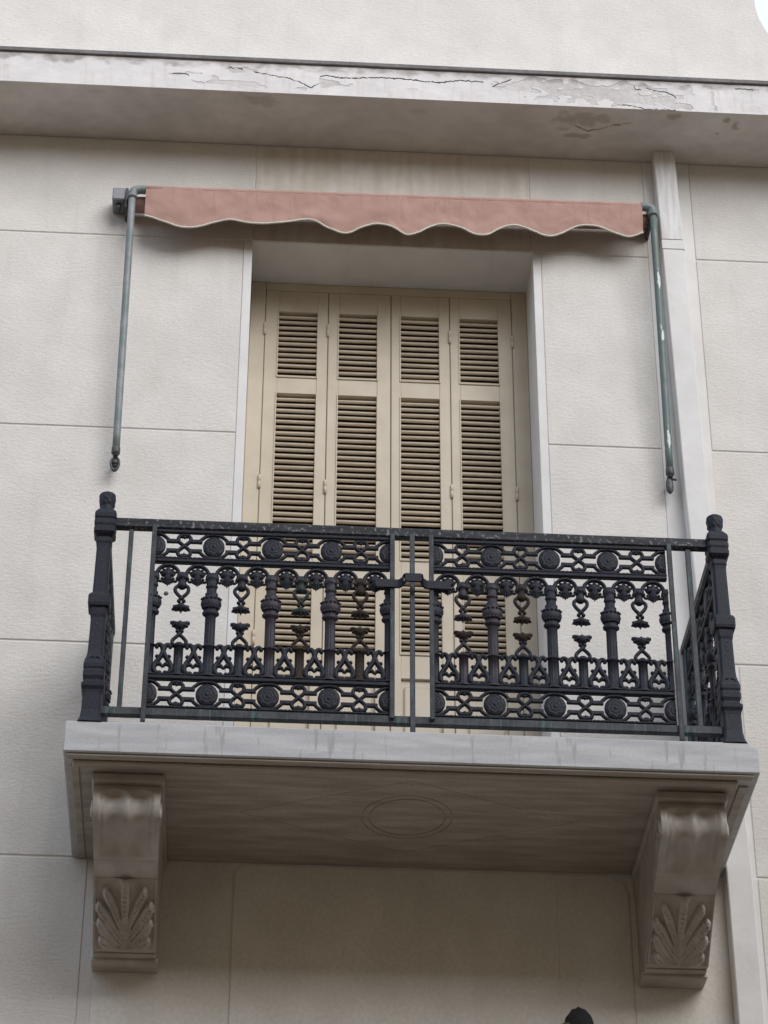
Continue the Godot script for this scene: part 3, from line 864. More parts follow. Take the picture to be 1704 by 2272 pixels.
func make_castings() -> void:
	var st: SurfaceTool
	# --- frieze pieces, centred on y = 0 (the upper frieze lies at y 0.446, the lower at -0.166)
	for side in ["full", "left", "right"]:
		var a0 := 0.0; var a1 := TAU
		st = ms(true)
		# a domed rosette turned on the z axis, seen as rings: (radius, z)
		var rings := [[0.0008, 0.0165], [0.004, 0.0160], [0.0065, 0.0138], [0.0080, 0.0122], [0.0115, 0.0120], [0.0145, 0.0136], [0.0175, 0.0134], [0.0200, 0.0112], [0.0235, 0.0105], [0.0270, 0.0122], [0.0310, 0.0118], [0.0340, 0.0088], [0.0400, 0.0078], [0.0425, 0.003], [0.0425, -0.008], [0.0008, -0.009]]
		if side == "right": a0 = -PI / 2; a1 = PI / 2
		if side == "left": a0 = PI / 2; a1 = PI * 1.5
		var segs := 28 if side == "full" else 14
		for k in rings.size() - 1:
			for s in segs:
				var t0 := a0 + (a1 - a0) * s / segs; var t1 := a0 + (a1 - a0) * (s + 1) / segs
				var f := func(r: float, t: float, z: float) -> Vector3:
					var rr := r * (1.0 + (0.10 * cos(t * 8.0) if r > 0.011 and r < 0.036 else 0.0))
					return Vector3(cos(t) * rr * 0.91, sin(t) * rr * 1.02, z * 0.6)
				quad(st, f.call(rings[k][0], t0, rings[k][1]), f.call(rings[k][0], t1, rings[k][1]), f.call(rings[k + 1][0], t1, rings[k + 1][1]), f.call(rings[k + 1][0], t0, rings[k + 1][1]))
		R["rosette_" + side] = done(st)
		# the collar: the two bars swing round the rosette
		st = ms(true)
		var arc := v3([[0.060, 0.0205], [0.050, 0.0240], [0.041, 0.0340], [0.024, 0.0465], [0.0, 0.0500]], 0.001)
		var way := curve(arc, 4)
		if side == "left": way = mirrored(way)
		if side == "full":
			var other := mirrored(way)
			other.reverse()
			way = way + other.slice(1)
		tube(st, way, 0.0070, 7, 1.1)
		R["collar_" + side] = done(st)
	# hourglass of two heart-shaped loops
	st = ms(true)
	for s in [-1.0, 1.0]:
		var half := [[0.0, 0.0], [0.0095, 0.0085 * s], [0.0195, 0.0190 * s], [0.0225, 0.0310 * s], [0.0150, 0.0430 * s], [0.0, 0.0455 * s]]
		var right := curve(v3(half, 0.001), 4)
		tube(st, right, 0.0073, 7, 1.2)
		tube(st, mirrored(right), 0.0073, 7, 1.2)
		ball(st, Vector3(0.0, 0.0375 * s, 0.002), 0.0070, 1.0, 8)
		ball(st, Vector3(0.0085, 0.0390 * s, 0.001), 0.0060, 1.0, 8)
		ball(st, Vector3(-0.0085, 0.0390 * s, 0.001), 0.0060, 1.0, 8)
		cbox(st, Vector3(-0.012, minf(0.044 * s, 0.053 * s), -0.006), Vector3(0.012, maxf(0.044 * s, 0.053 * s), 0.007), 0.002)
	R.heart_link = done(st)
	# bars of the frieze between link and rosette
	st = ms()
	cbox(st, Vector3(-0.0245, -0.0078, -0.006), Vector3(0.0245, 0.0078, 0.0075), 0.0025)
	R.frieze_bar = done(st)
	# --- arch with its palmette: centred on x = 0, y absolute
	st = ms(true)
	var ar := []
	for k in 25:
		var a := -0.55 + (PI + 1.10) * k / 24.0
		ar.append(Vector3(cos(a) * 0.0395, 0.3225 + sin(a) * 0.0385, 0.002))
	tube(st, ar, 0.0072, 7, 1.3)
	for s in [-1.0, 1.0]:
		tube(st, curve(v3([[s * 0.0345, 0.3035], [s * 0.0300, 0.2945], [s * 0.0225, 0.2935], [s * 0.0190, 0.3010]], 0.002), 4), 0.0052, 6, 1.2)
		ball(st, Vector3(s * 0.0195, 0.3030, 0.003), 0.0065, 1.1, 8)
		cbox(st, Vector3(minf(s * 0.037, s * 0.056), 0.318, -0.005), Vector3(maxf(s * 0.037, s * 0.056), 0.329, 0.006), 0.002)
	cbox(st, Vector3(-0.014, 0.357, -0.005), Vector3(0.014, 0.371, 0.006), 0.002)
	R.arch = done(st)
	st = ms()
	var half_leaf := [[0.0, 0.358], [0.0060, 0.348], [0.0080, 0.344], [0.0215, 0.3470], [0.0185, 0.3370], [0.0310, 0.3330], [0.0250, 0.3230], [0.0230, 0.3180], [0.0125, 0.3125], [0.0135, 0.3040], [0.0190, 0.2900], [0.0115, 0.2880], [0.0085, 0.2830], [0.0040, 0.2835], [0.0, 0.2755]]
	var leaf := []
	for q in half_leaf: leaf.append(Vector2(q[0], q[1]))
	for q in range(half_leaf.size() - 2, 0, -1): leaf.append(Vector2(-half_leaf[q][0], half_leaf[q][1]))
	pillow(st, leaf, Vector2(0, 0.322), -0.004, 0.005, 0.010)
	R.palmette = done(st)
	# --- column: profile (r, y) from top to bottom, in y absolute
	var col := [[0.004, 0.330], [0.021, 0.3295], [0.0215, 0.322], [0.0235, 0.3205], [0.0240, 0.309], [0.0215, 0.3055], [0.0200, 0.303], [0.0200, 0.281], [0.0215, 0.279], [0.0215, 0.274], [0.0180, 0.272], [0.0178, 0.250], [0.0225, 0.248], [0.0230, 0.243], [0.0215, 0.240], [0.0255, 0.231], [0.0325, 0.221], [0.0365, 0.210], [0.0365, 0.200], [0.0330, 0.190], [0.0265, 0.180], [0.0235, 0.175], [0.0285, 0.170], [0.0300, 0.1645], [0.0285, 0.159], [0.0215, 0.154], [0.0192, 0.150], [0.0192, 0.100], [0.0195, 0.040], [0.0196, 0.032], [0.0235, 0.0305], [0.0235, 0.0265], [0.0198, 0.025], [0.0200, -0.030], [0.0205, -0.082], [0.0260, -0.086], [0.0260, -0.093]]
	var cp := []
	for q in col: cp.append(Vector2(q[0], q[1]))
	var fl := [7, 11, 26, 27, 28, 29, 32, 33, 34]
	for side in ["full", "left", "right"]:
		st = ms(true)
		var a0 := 0.0; var a1 := TAU
		if side == "right": a0 = -PI / 2; a1 = PI / 2
		if side == "left": a0 = PI / 2; a1 = PI * 1.5
		lathe(st, cp, 48 if side == "full" else 24, a0, a1, 0.62, 12, fl)
		# leaf scallops on the bulge
		for s in 7:
			var a := PI * (s + 0.5) / 7.0
			if side == "left" and cos(a) > 0.05 or side == "right" and cos(a) < -0.05: continue
			ball(st, Vector3(cos(a) * 0.0335, 0.222, sin(a) * 0.0335 * 0.62), 0.0055, 1.0, 6)
			ball(st, Vector3(cos(a) * 0.0270, 0.186, sin(a) * 0.0270 * 0.62), 0.0065, 1.0, 6)
		R["column_" + side] = done(st)
	# --- pendant below the arches
	st = ms(true)
	lathe(st, [Vector2(0.003, 0.331), Vector2(0.0165, 0.330), Vector2(0.0165, 0.322), Vector2(0.0195, 0.320), Vector2(0.0195, 0.3085), Vector2(0.0150, 0.306), Vector2(0.0145, 0.288), Vector2(0.0175, 0.284), Vector2(0.0185, 0.277), Vector2(0.0150, 0.270), Vector2(0.0085, 0.264), Vector2(0.001, 0.262)], 16, 0.0, TAU, 0.7)
	var loop := curve(v3([[0.012, 0.278], [0.0215, 0.270], [0.0235, 0.257], [0.0160, 0.243], [0.0040, 0.230], [-0.006, 0.220]], 0.001), 4)
	tube(st, loop, 0.0069, 7, 1.1)
	tube(st, mirrored(loop), 0.0069, 7, 1.1)
	for s in [-1.0, 1.0]: ball(st, Vector3(s * 0.0085, 0.2125, 0.002), 0.0078, 1.0, 8)
	R.pendant = done(st)
	st = ms()
	var hp := [[0.0, 0.207], [0.0085, 0.202], [0.0150, 0.1960], [0.0290, 0.1930], [0.0275, 0.1870], [0.0330, 0.1770], [0.0230, 0.1755], [0.0170, 0.1720], [0.0095, 0.1755], [0.0035, 0.1730], [0.0, 0.1640]]
	var bell := []
	for q in hp: bell.append(Vector2(q[0], q[1]))
	for q in range(hp.size() - 2, 0, -1): bell.append(Vector2(-hp[q][0], hp[q][1]))
	pillow(st, bell, Vector2(0, 0.190), -0.006, 0.004, 0.011)
	R.bell_flower = done(st)
	# --- finial on a short fluted stub
	st = ms(true)
	lathe(st, [Vector2(0.001, 0.0440), Vector2(0.0100, 0.0420), Vector2(0.0165, 0.0360), Vector2(0.0200, 0.0300), Vector2(0.0235, 0.0285), Vector2(0.0235, 0.0250), Vector2(0.0172, 0.0235), Vector2(0.0172, -0.030), Vector2(0.0176, -0.082), Vector2(0.0220, -0.086), Vector2(0.0220, -0.093)], 40, 0.0, TAU, 0.66, 10, [6, 7, 8])
	var lp := curve(v3([[0.014, 0.0300], [0.0225, 0.0360], [0.0240, 0.0470], [0.0160, 0.0590], [0.0040, 0.0710], [-0.006, 0.0800]], 0.001), 4)
	tube(st, lp, 0.0069, 7, 1.1)
	tube(st, mirrored(lp), 0.0069, 7, 1.1)
	for s in [-1.0, 1.0]: ball(st, Vector3(s * 0.0075, 0.0875, 0.002), 0.0078, 1.0, 8)
	R.finial = done(st)
	st = ms()
	var hb := [[0.0, 0.1340], [0.0040, 0.1290], [0.0140, 0.1260], [0.0240, 0.1300], [0.0345, 0.1270], [0.0350, 0.1205], [0.0290, 0.1170], [0.0285, 0.1080], [0.0190, 0.1060], [0.0130, 0.0985], [0.0065, 0.0950], [0.0, 0.0940]]
	var bud := []
	for q in hb: bud.append(Vector2(q[0], q[1]))
	for q in range(hb.size() - 2, 0, -1): bud.append(Vector2(-hb[q][0], hb[q][1]))
	pillow(st, bud, Vector2(0, 0.113), -0.006, 0.004, 0.011)
	R.bud = done(st)
	# --- scroll filling between a column and a stub; y absolute
	st = ms(true)
	var arm := curve(v3([[-0.0240, 0.0215], [-0.0205, 0.0290], [-0.0120, 0.0300], [-0.0045, 0.0215], [0.0, 0.0050], [0.0050, -0.0100], [0.0130, -0.0250], [0.0240, -0.0430], [0.0305, -0.0600], [0.0290, -0.0760], [0.0190, -0.0850], [0.0080, -0.0830]], 0.001), 4)
	var rad := []
	for k in arm.size():
		var t := float(k) / (arm.size() - 1)
		rad.append(0.0074 + 0.0020 * sin(t * PI) + (0.0015 if t > 0.7 else 0.0))
	for side in [arm, mirrored(arm)]:
		tube(st, side, rad, 7, 1.2)
	for s in [-1.0, 1.0]:
		ball(st, Vector3(s * 0.0235, 0.0205, 0.002), 0.0075, 1.0, 8)
		ball(st, Vector3(s * 0.0210, -0.0175, 0.002), 0.0075, 1.0, 8)
		tube(st, curve(v3([[s * 0.0205, -0.0175], [s * 0.0190, -0.0255], [s * 0.0130, -0.0270]], 0.001), 3), 0.0042, 6, 1.2)
		ball(st, Vector3(s * 0.0090, -0.0830, 0.002), 0.0080, 1.0, 8)
		# the thick lower leaf
		tube(st, curve(v3([[s * 0.0280, -0.0560], [s * 0.0200, -0.0500], [s * 0.0110, -0.0475], [s * 0.0050, -0.0530], [0.0, -0.0600]], 0.001), 4), [0.0050, 0.0058, 0.0066, 0.0072, 0.0074, 0.0076, 0.0078, 0.0078, 0.0078, 0.0076, 0.0070, 0.0066, 0.0060, 0.0056, 0.0050, 0.0048, 0.0046], 7, 1.1)
		cbox(st, Vector3(minf(s * 0.020, s * 0.037), 0.0265, -0.004), Vector3(maxf(s * 0.020, s * 0.037), 0.0310, 0.005), 0.0015)
		cbox(st, Vector3(minf(s * 0.020, s * 0.036), -0.092, -0.004), Vector3(maxf(s * 0.020, s * 0.036), -0.068, 0.005), 0.002)
	R.scroll = done(st)

# a rail with a twisted bead along its upper edge; length along x from 0
func rope(length: float, y: float, z: float, r: float) -> ArrayMesh:
	var st := ms(true)
	var n := int(length / 0.0045)
	var sides := 8
	var rows := []
	for k in n + 1:
		var x := length * k / n
		var row := []
		for s in sides:
			var a := TAU * s / sides
			var rr := r * (0.86 + 0.24 * sin(a * 2.0 + x * 430.0))
			row.append(Vector3(x, y + cos(a) * rr, z + sin(a) * rr))
		rows.append(row)
	for k in n:
		for s in sides:
			var e := (s + 1) % sides
			quad(st, rows[k][s], rows[k + 1][s], rows[k + 1][e], rows[k][e])
	return done(st)

# one cast panel of so many repeats, starting at x = 0 of its own axes; tints: {"what index": material}
func railing_panel(parent: Node3D, at: Vector3, turn: float, repeats: int, tints := {}) -> Node3D:
	var p := group_part("panel", parent, at)
	p.rotation.y = turn
	var P := PERIOD
	var L := repeats * P
	var pick := func(what: String, k: int) -> Material:
		return tints.get("%s %d" % [what, k], M.iron)
	for fy in [0.4460, -0.1660]:
		for k in repeats + 1:
			var side: String = "right" if k == 0 else ("left" if k == repeats else "full")
			put("rosette", R["rosette_" + side], M.iron, p, Vector3(k * P, fy, 0))
			put("rosette_collar", R["collar_" + side], M.iron, p, Vector3(k * P, fy, 0))
			put("rosette_collar", R["collar_" + side], M.iron, p, Vector3(k * P, fy, 0)).scale = Vector3(1, -1, 1)
		for k in repeats:
			put("heart_link", R.heart_link, M.iron, p, Vector3((k + 0.5) * P, fy, 0))
			for s in [-1.0, 1.0]:
				for h in [-1.0, 1.0]:
					put("frieze_bar", R.frieze_bar, M.iron, p, Vector3((k + 0.5) * P + s * 0.0395, fy + h * 0.0205, 0))
	for k in repeats * 2:
		put("arch", R.arch, M.iron, p, Vector3((k + 0.5) * P / 2, 0, 0))
		put("palmette", R.palmette, pick.call("palmette", k), p, Vector3((k + 0.5) * P / 2, 0, 0))
		put("scroll", R.scroll, M.iron, p, Vector3((k + 0.5) * P / 2, 0, 0))
	for k in repeats + 1:
		var side: String = "right" if k == 0 else ("left" if k == repeats else "full")
		put("column", R["column_" + side], pick.call("column", k), p, Vector3(k * P, 0, 0))
	for k in repeats:
		put("pendant", R.pendant, pick.call("pendant", k), p, Vector3((k + 0.5) * P, 0, 0))
		put("bell_flower", R.bell_flower, pick.call("pendant", k), p, Vector3((k + 0.5) * P, 0, 0))
		put("finial", R.finial, pick.call("finial", k), p, Vector3((k + 0.5) * P, 0, 0))
		put("bud", R.bud, pick.call("bud", k), p, Vector3((k + 0.5) * P, 0, 0))
	# rails between the friezes, with twisted beads
	put("cast_rail", box(Vector3(0, 0.371, -0.011), Vector3(L, 0.388, 0.012), 0.004), M.iron, p)
	put("cast_rail", box(Vector3(0, -0.112, -0.011), Vector3(L, -0.094, 0.012), 0.004), M.iron, p)
	put("cast_rail", box(Vector3(0, 0.503, -0.011), Vector3(L, 0.512, 0.010), 0.002), M.iron, p)
	for q in [[0.391, 0.006], [-0.0905, 0.006], [0.5015, 0.007], [-0.2215, 0.006]]:
		put("twisted_bead", rope(L, q[0], q[1], 0.0058), M.iron, p)
	return p

# square post with turned head, fluted upper shaft, carved lower shaft, flared foot
func corner_post(parent: Node3D, at: Vector3) -> void:
	var post := group_part("corner_post", parent, at)
	# stacked square sections: half width, y
	var sq := [[0.0400, -0.306], [0.0385, -0.300], [0.0325, -0.285], [0.0290, -0.255], [0.0285, -0.190], [0.0300, -0.176], [0.0355, -0.163], [0.0360, -0.150], [0.0300, -0.144], [0.0280, -0.136], [0.0325, -0.122], [0.0330, -0.102], [0.0305, -0.094], [0.0330, -0.086], [0.0335, -0.072], [0.0290, -0.052], [0.0245, -0.032], [0.0228, -0.012], [0.0218, 0.060], [0.0215, 0.120], [0.0240, 0.132], [0.0255, 0.150], [0.0255, 0.160], [0.0330, 0.164], [0.0350, 0.175], [0.0350, 0.205], [0.0325, 0.214], [0.0240, 0.220], [0.0225, 0.226], [0.0215, 0.300], [0.0205, 0.420], [0.0215, 0.432], [0.0240, 0.440], [0.0240, 0.456], [0.0205, 0.462], [0.0280, 0.470], [0.0340, 0.478], [0.0345, 0.495], [0.0320, 0.502], [0.0345, 0.512], [0.0345, 0.528], [0.0315, 0.534], [0.0345, 0.540], [0.0350, 0.556], [0.0330, 0.566], [0.0260, 0.578], [0.0200, 0.582], [0.0005, 0.583]]
	var st := ms()
	for k in sq.size() - 1:
		for s in 4:
			var a0 := PI / 4 + PI / 2 * s; var a1 := a0 + PI / 2
			var f := func(h: float, y: float, a: float, e: float) -> Vector3:
				# corner with a small chamfer: e = -1 or 1 moves along the side
				var c := Vector3(signf(cos(a)) * h, y, signf(sin(a)) * h)
				var along := Vector3(-signf(sin(a)) * e, 0, signf(cos(a)) * e)
				return c + along * minf(0.004, h * 0.3)
			var A0: Vector3 = f.call(sq[k][0], sq[k][1], a0, 1.0); var B0: Vector3 = f.call(sq[k][0], sq[k][1], a1, -1.0)
			var A1: Vector3 = f.call(sq[k + 1][0], sq[k + 1][1], a0, 1.0); var B1: Vector3 = f.call(sq[k + 1][0], sq[k + 1][1], a1, -1.0)
			var out := Vector3(cos((a0 + a1) / 2), 0, sin((a0 + a1) / 2))
			poly(st, [A0, B0, B1, A1], out + Vector3(0, 0.01, 0))
			var C0: Vector3 = f.call(sq[k][0], sq[k][1], a1, 1.0); var C1: Vector3 = f.call(sq[k + 1][0], sq[k + 1][1], a1, 1.0)
			poly(st, [B0, C0, C1, B1], Vector3(cos(a1), 0.01, sin(a1)))
	put("shaft", done(st), M.iron, post)
	# reeds on the upper shaft, a chain of leaves on the lower one
	for face in 4:
		var reeds := ms(true)
		for q in 4:
			var x := -0.0135 + 0.009 * q
			tube(reeds, [Vector3(x, 0.232, 0.0205), Vector3(x, 0.330, 0.0200), Vector3(x * 0.97, 0.418, 0.0192)], 0.0036, 7)
		put("reeds", done(reeds), M.iron, post, Vector3.ZERO, face * PI / 2)
		var ch := ms(true)
		for q in 9:
			ball(ch, Vector3(0.004 * (1 if q % 2 == 0 else -1), 0.108 - q * 0.0175, 0.0222), 0.0078, 0.6, 8)
		for s in [-1.0, 1.0]:
			tube(ch, curve(v3([[s * 0.004, -0.045], [s * 0.018, -0.050], [s * 0.022, -0.066], [s * 0.010, -0.080]], 0.0312), 4), 0.005, 6)
			tube(ch, curve(v3([[s * 0.002, -0.150], [s * 0.014, -0.196], [s * 0.024, -0.186], [s * 0.030, -0.166]], 0.0295), 4), 0.0035, 6)
		put("carving", done(ch), M.iron, post, Vector3.ZERO, face * PI / 2)
	# the turned head
	var hd := ms(true)
	lathe(hd, [Vector2(0.024, 0.580), Vector2(0.0255, 0.588), Vector2(0.0235, 0.594), Vector2(0.0245, 0.602), Vector2(0.0290, 0.608), Vector2(0.0305, 0.616), Vector2(0.0285, 0.622), Vector2(0.0300, 0.628), Vector2(0.0320, 0.636), Vector2(0.0320, 0.645), Vector2(0.0290, 0.653), Vector2(0.0200, 0.660), Vector2(0.0090, 0.6625), Vector2(0.0005, 0.663)], 32, 0.0, TAU, 1.0, 8, [4, 5, 8, 9])
	put("head", done(hd), M.iron, post)

func build_railing() -> void:
	var r := thing("cast_iron_railing", "black cast iron railing with rosettes, columns and flower finials round the balcony", "railing")
	make_castings()
	var Z := 0.740
	var xl := -0.4780; var xr := 1.7320
	corner_post(r, Vector3(xl, 0, Z))
	corner_post(r, Vector3(xr, 0, Z))
	# front rails
	put("top_rail", box(Vector3(xl + 0.030, 0.5135, Z - 0.019), Vector3(xr - 0.030, 0.5545, Z + 0.013), 0.005), M.iron_rail, r)
	put("bottom_rail", box(Vector3(xl + 0.028, -0.2600, Z - 0.014), Vector3(xr - 0.028, -0.2280, Z + 0.012), 0.003), M.iron_bar, r)
	# flat bars
	for q in [[-0.3840, 0.0085, -0.228], [1.6250, 0.0095, -0.228], [-0.3005, 0.0085, -0.290], [0.5520, 0.0085, -0.245], [0.6915, 0.0085, -0.245], [1.5530, 0.0088, -0.295], [0.6230, 0.0090, -0.300]]:
		var front: bool = q[2] < -0.23
		var z0: float = Z + 0.0135 if front else Z - 0.008
		if absf(q[0] - 0.623) < 0.01: z0 = Z + 0.0135
		put("upright_bar", box(Vector3(q[0] - q[1], q[2], z0), Vector3(q[0] + q[1], 0.520, z0 + 0.011), 0.002), M.iron_bar, r)
	# panels of the front
	railing_panel(r, Vector3(-0.2975, 0, Z), 0.0, 4, {"bud 2": M.iron_rust, "bud 3": M.iron_rust, "finial 2": M.iron_rust, "finial 3": M.iron_rust, "pendant 2": M.iron_green, "pendant 3": M.iron_rust, "column 2": M.iron_plum, "column 3": M.iron_plum})
	railing_panel(r, Vector3(0.6985, 0, Z), 0.0, 4, {"bud 0": M.iron_rust, "bud 1": M.iron_rust, "pendant 0": M.iron_plum, "pendant 1": M.iron_rust, "column 1": M.iron_plum, "finial 0": M.iron_plum})
	# sides: panel, rails, and end bars, back to the wall
	for x in [xl, xr]:
		railing_panel(r, Vector3(x, 0, 0.700), PI / 2, 3)
		put("top_rail", box(Vector3(x - 0.016, 0.5135, 0.0005), Vector3(x + 0.016, 0.5545, Z - 0.032), 0.005), M.iron_rail, r)
		put("bottom_rail", box(Vector3(x - 0.013, -0.2600, 0.0005), Vector3(x + 0.013, -0.2280, Z - 0.030), 0.003), M.iron_bar, r)
		for z in [0.058, 0.012, 0.700]:
			put("upright_bar", box(Vector3(x - 0.012, -0.300, z - 0.007), Vector3(x + 0.012, 0.520, z + 0.007), 0.002), M.iron_bar, r)
	# iron strap that ties the two panels behind and hooks round the middle bar
	var st := ms()
	var path := [[0.492, 0.014], [0.575, 0.014], [0.588, 0.030], [0.594, 0.058], [0.652, 0.058], [0.658, 0.030], [0.672, 0.014], [0.760, 0.014]]
	var yl := 0.286; var yh := 0.318
	for k in path.size() - 1:
		var a := Vector3(path[k][0], 0, Z + path[k][1] + 0.012); var b := Vector3(path[k + 1][0], 0, Z + path[k + 1][1] + 0.012)
		var t := (b - a).normalized(); var n := Vector3(-t.z, 0, t.x) * 0.005
		if n.z < 0: n = -n
		var lo := Vector3(0, yl, 0); var hi := Vector3(0, yh, 0)
		poly(st, [a + n + lo, b + n + lo, b + n + hi, a + n + hi], n)
		poly(st, [a - n + lo, b - n + lo, b - n + hi, a - n + hi], -n)
		poly(st, [a - n + hi, b - n + hi, b + n + hi, a + n + hi], Vector3.UP)
		poly(st, [a - n + lo, b - n + lo, b + n + lo, a + n + lo], Vector3.DOWN)
		if k == 0: poly(st, [a - n + lo, a + n + lo, a + n + hi, a - n + hi], -t)
		if k == path.size() - 2: poly(st, [b - n + lo, b + n + lo, b + n + hi, b - n + hi], t)
	put("strap", done(st), M.iron, r)

# ------------------------------------------------------------------ awning
func build_awning() -> void:
	var a := thing("awning", "faded pink awning rolled up on green pipe arms above the shutters", "awning")
	var top := func(x: float) -> float: return 2.674 + 0.0110 * (x + 0.467)
	# scalloped valance
	var w := [Vector2(-0.459, 2.530), Vector2(-0.423, 2.517), Vector2(-0.373, 2.496), Vector2(-0.314, 2.476), Vector2(-0.256, 2.475), Vector2(-0.208, 2.488), Vector2(-0.150, 2.511), Vector2(-0.092, 2.520), Vector2(-0.033, 2.513), Vector2(0.026, 2.508), Vector2(0.104, 2.510), Vector2(0.162, 2.526), Vector2(0.221, 2.540), Vector2(0.270, 2.532), Vector2(0.319, 2.502), Vector2(0.369, 2.479), Vector2(0.408, 2.483), Vector2(0.457, 2.512), Vector2(0.505, 2.533), Vector2(0.555, 2.533), Vector2(0.604, 2.510), Vector2(0.653, 2.482), Vector2(0.702, 2.497), Vector2(0.741, 2.525), Vector2(0.791, 2.546), Vector2(0.840, 2.544), Vector2(0.889, 2.526), Vector2(0.938, 2.495), Vector2(0.987, 2.495), Vector2(1.037, 2.526), Vector2(1.087, 2.550), Vector2(1.146, 2.550), Vector2(1.205, 2.523), Vector2(1.254, 2.507), Vector2(1.304, 2.523), Vector2(1.365, 2.563), Vector2(1.405, 2.573), Vector2(1.464, 2.573), Vector2(1.523, 2.548), Vector2(1.581, 2.528), Vector2(1.621, 2.533), Vector2(1.662, 2.553)]
	var low := []
	for k in w.size() - 1:
		for s in 4:
			var p: Vector2 = w[k].cubic_interpolate(w[k + 1], w[max(k - 1, 0)], w[min(k + 2, w.size() - 1)], s / 4.0)
			low.append(p)
	low.append(w[w.size() - 1])
	var n := FastNoiseLite.new(); n.seed = 31; n.frequency = 2.4; n.fractal_octaves = 3
	var zat := func(x: float, t: float) -> float:
		# the cloth hangs in shallow folds that grow towards the hem
		return 0.134 + 0.012 * t * n.get_noise_2d(x * 1.6, t * 0.3) + 0.011 * t * n.get_noise_2d(x * 0.6 + t * 0.6, 7.0) + 0.003 * n.get_noise_2d(x * 5.0 + t * 2.5, 3.0 + t) - 0.006 * t
	var st := ms(true)
	var rows := 10
	for side in [0.0, -0.0016]:
		for k in low.size() - 1:
			for r in rows:
				var q := []
				for c in [[k, r], [k + 1, r], [k + 1, r + 1], [k, r + 1]]:
					var p: Vector2 = low[c[0]]
					var t := float(c[1]) / rows
					q.append(Vector3(p.x, lerpf(top.call(p.x), p.y, t), float(zat.call(p.x, t)) + side))
				if side == 0.0: quad(st, q[0], q[1], q[2], q[3])
				else: quad(st, q[3], q[2], q[1], q[0])
	put("valance", done(st), M.cloth, a)
	var hem := []
	for p in low: hem.append(Vector3(p.x, p.y, float(zat.call(p.x, 1.0)) - 0.0005))
	st = ms(true)
	tube(st, hem, 0.0044, 6)
	put("trim", done(st), M.braid, a)
	# front bar wrapped in the sheet, and the roll against the wall
	st = ms(true)
	var bar := []
	for k in 13:
		var x := -0.466 + 2.130 * k / 12.0
		bar.append(Vector3(x, float(top.call(x)) + 0.002, 0.118))
	tube(st, bar, 0.0175, 16)
	put("front_bar", done(st), M.cloth, a)
	st = ms(true)
	tube(st, [Vector3(-0.530, 2.640, 0.058), Vector3(0.57, 2.652, 0.058), Vector3(1.700, 2.664, 0.058)], 0.036, 20)
	put("roll", done(st), M.cloth, a)
	# arms: elbow, pipe, collar, hooked end
	for s in [0, 1]:
		var ex: float = [-0.516, 1.7105][s]; var bx: float = [-0.508, 1.7140][s]
		var ty: float = [2.672, 2.697][s]; var inx: float = [-0.462, 1.660][s]
		var arm := group_part("arm", a)
		var dir := signf(ex - inx)
		st = ms(true)
		var el := curve([Vector3(inx, ty + 0.002, 0.118), Vector3(ex - dir * 0.030, ty + 0.002, 0.119), Vector3(ex - dir * 0.006, ty - 0.008, 0.119), Vector3(ex, ty - 0.034, 0.118)], 5)
		tube(st, el, 0.0195, 14)
		lathe(st, [Vector2(0.0165, -0.008), Vector2(0.0218, -0.007), Vector2(0.0218, 0.007), Vector2(0.0165, 0.008)], 16, 0.0, TAU, 1.0, 0, [], Vector3(ex, ty - 0.040, 0.118))
		put("elbow", done(st), M.pipe, arm)
		var y1: float = ty - 0.040; var y0 := 1.352
		st = ms(true)
		var pl := []
		for k in 15:
			var t := k / 14.0
			pl.append(Vector3(lerpf(ex, bx, t), lerpf(y1, y0, t), lerpf(0.118, 0.060, t) + 0.004 * sin(t * PI)))
		tube(st, pl, 0.0152, 14)
		put("pipe", done(st), M.pipe if s == 0 else M.pipe_flaked, arm)
		st = ms(true)
		lathe(st, [Vector2(0.001, 0.034), Vector2(0.0165, 0.033), Vector2(0.0175, 0.028), Vector2(0.0175, 0.004), Vector2(0.0150, 0.000), Vector2(0.0105, -0.004), Vector2(0.0105, -0.012), Vector2(0.001, -0.014)], 14, 0.0, TAU, 1.0, 0, [], Vector3(bx, y0 - 0.024, 0.060))
		put("end_collar", done(st), M.fitting, arm)
		st = ms(true)
		var hk: Array
		if s == 0:
			hk = curve(v3([[0.0, -0.034], [0.013, -0.048], [0.0165, -0.068], [0.010, -0.092], [0.0, -0.102], [-0.010, -0.092], [-0.0165, -0.068], [-0.013, -0.048], [0.0, -0.034]]), 4)
			for k in hk.size(): hk[k] += Vector3(bx, y0, 0.056)
			tube(st, hk, 0.0048, 7, 1.6)
			ball(st, Vector3(bx, y0 - 0.058, 0.052), 0.0150, 0.8)
			ball(st, Vector3(bx, y0 - 0.070, 0.048), 0.0120, 0.8)
		else:
			lathe(st, [Vector2(0.001, 0.030), Vector2(0.010, 0.026), Vector2(0.0150, 0.006), Vector2(0.0165, -0.018), Vector2(0.0130, -0.038), Vector2(0.006, -0.050), Vector2(0.0005, -0.053)], 12, 0.0, TAU, 0.7, 0, [], Vector3(bx - 0.004, y0 - 0.058, 0.054))
			tube(st, [Vector3(bx + 0.004, y0 - 0.042, 0.060), Vector3(bx + 0.020, y0 - 0.044, 0.060), Vector3(bx + 0.026, y0 - 0.046, 0.060)], [0.0065, 0.005, 0.004], 8)
		# the pin that holds it to the wall
		tube(st, [Vector3(bx, y0 - 0.050, 0.058), Vector3(bx, y0 - 0.048, 0.0)], 0.007, 8)
		put("hook", done(st), M.fitting, arm)
		# bracket that carries the roll
		st = ms()
		var mx: float = [-0.5415, 1.6980][s]
		cbox(st, Vector3(mx - 0.006, 2.590 + 0.02 * s, 0.001), Vector3(mx + 0.006, 2.700 + 0.02 * s, 0.100), 0.003)
		put("roll_bracket", done(st), M.fitting, a)
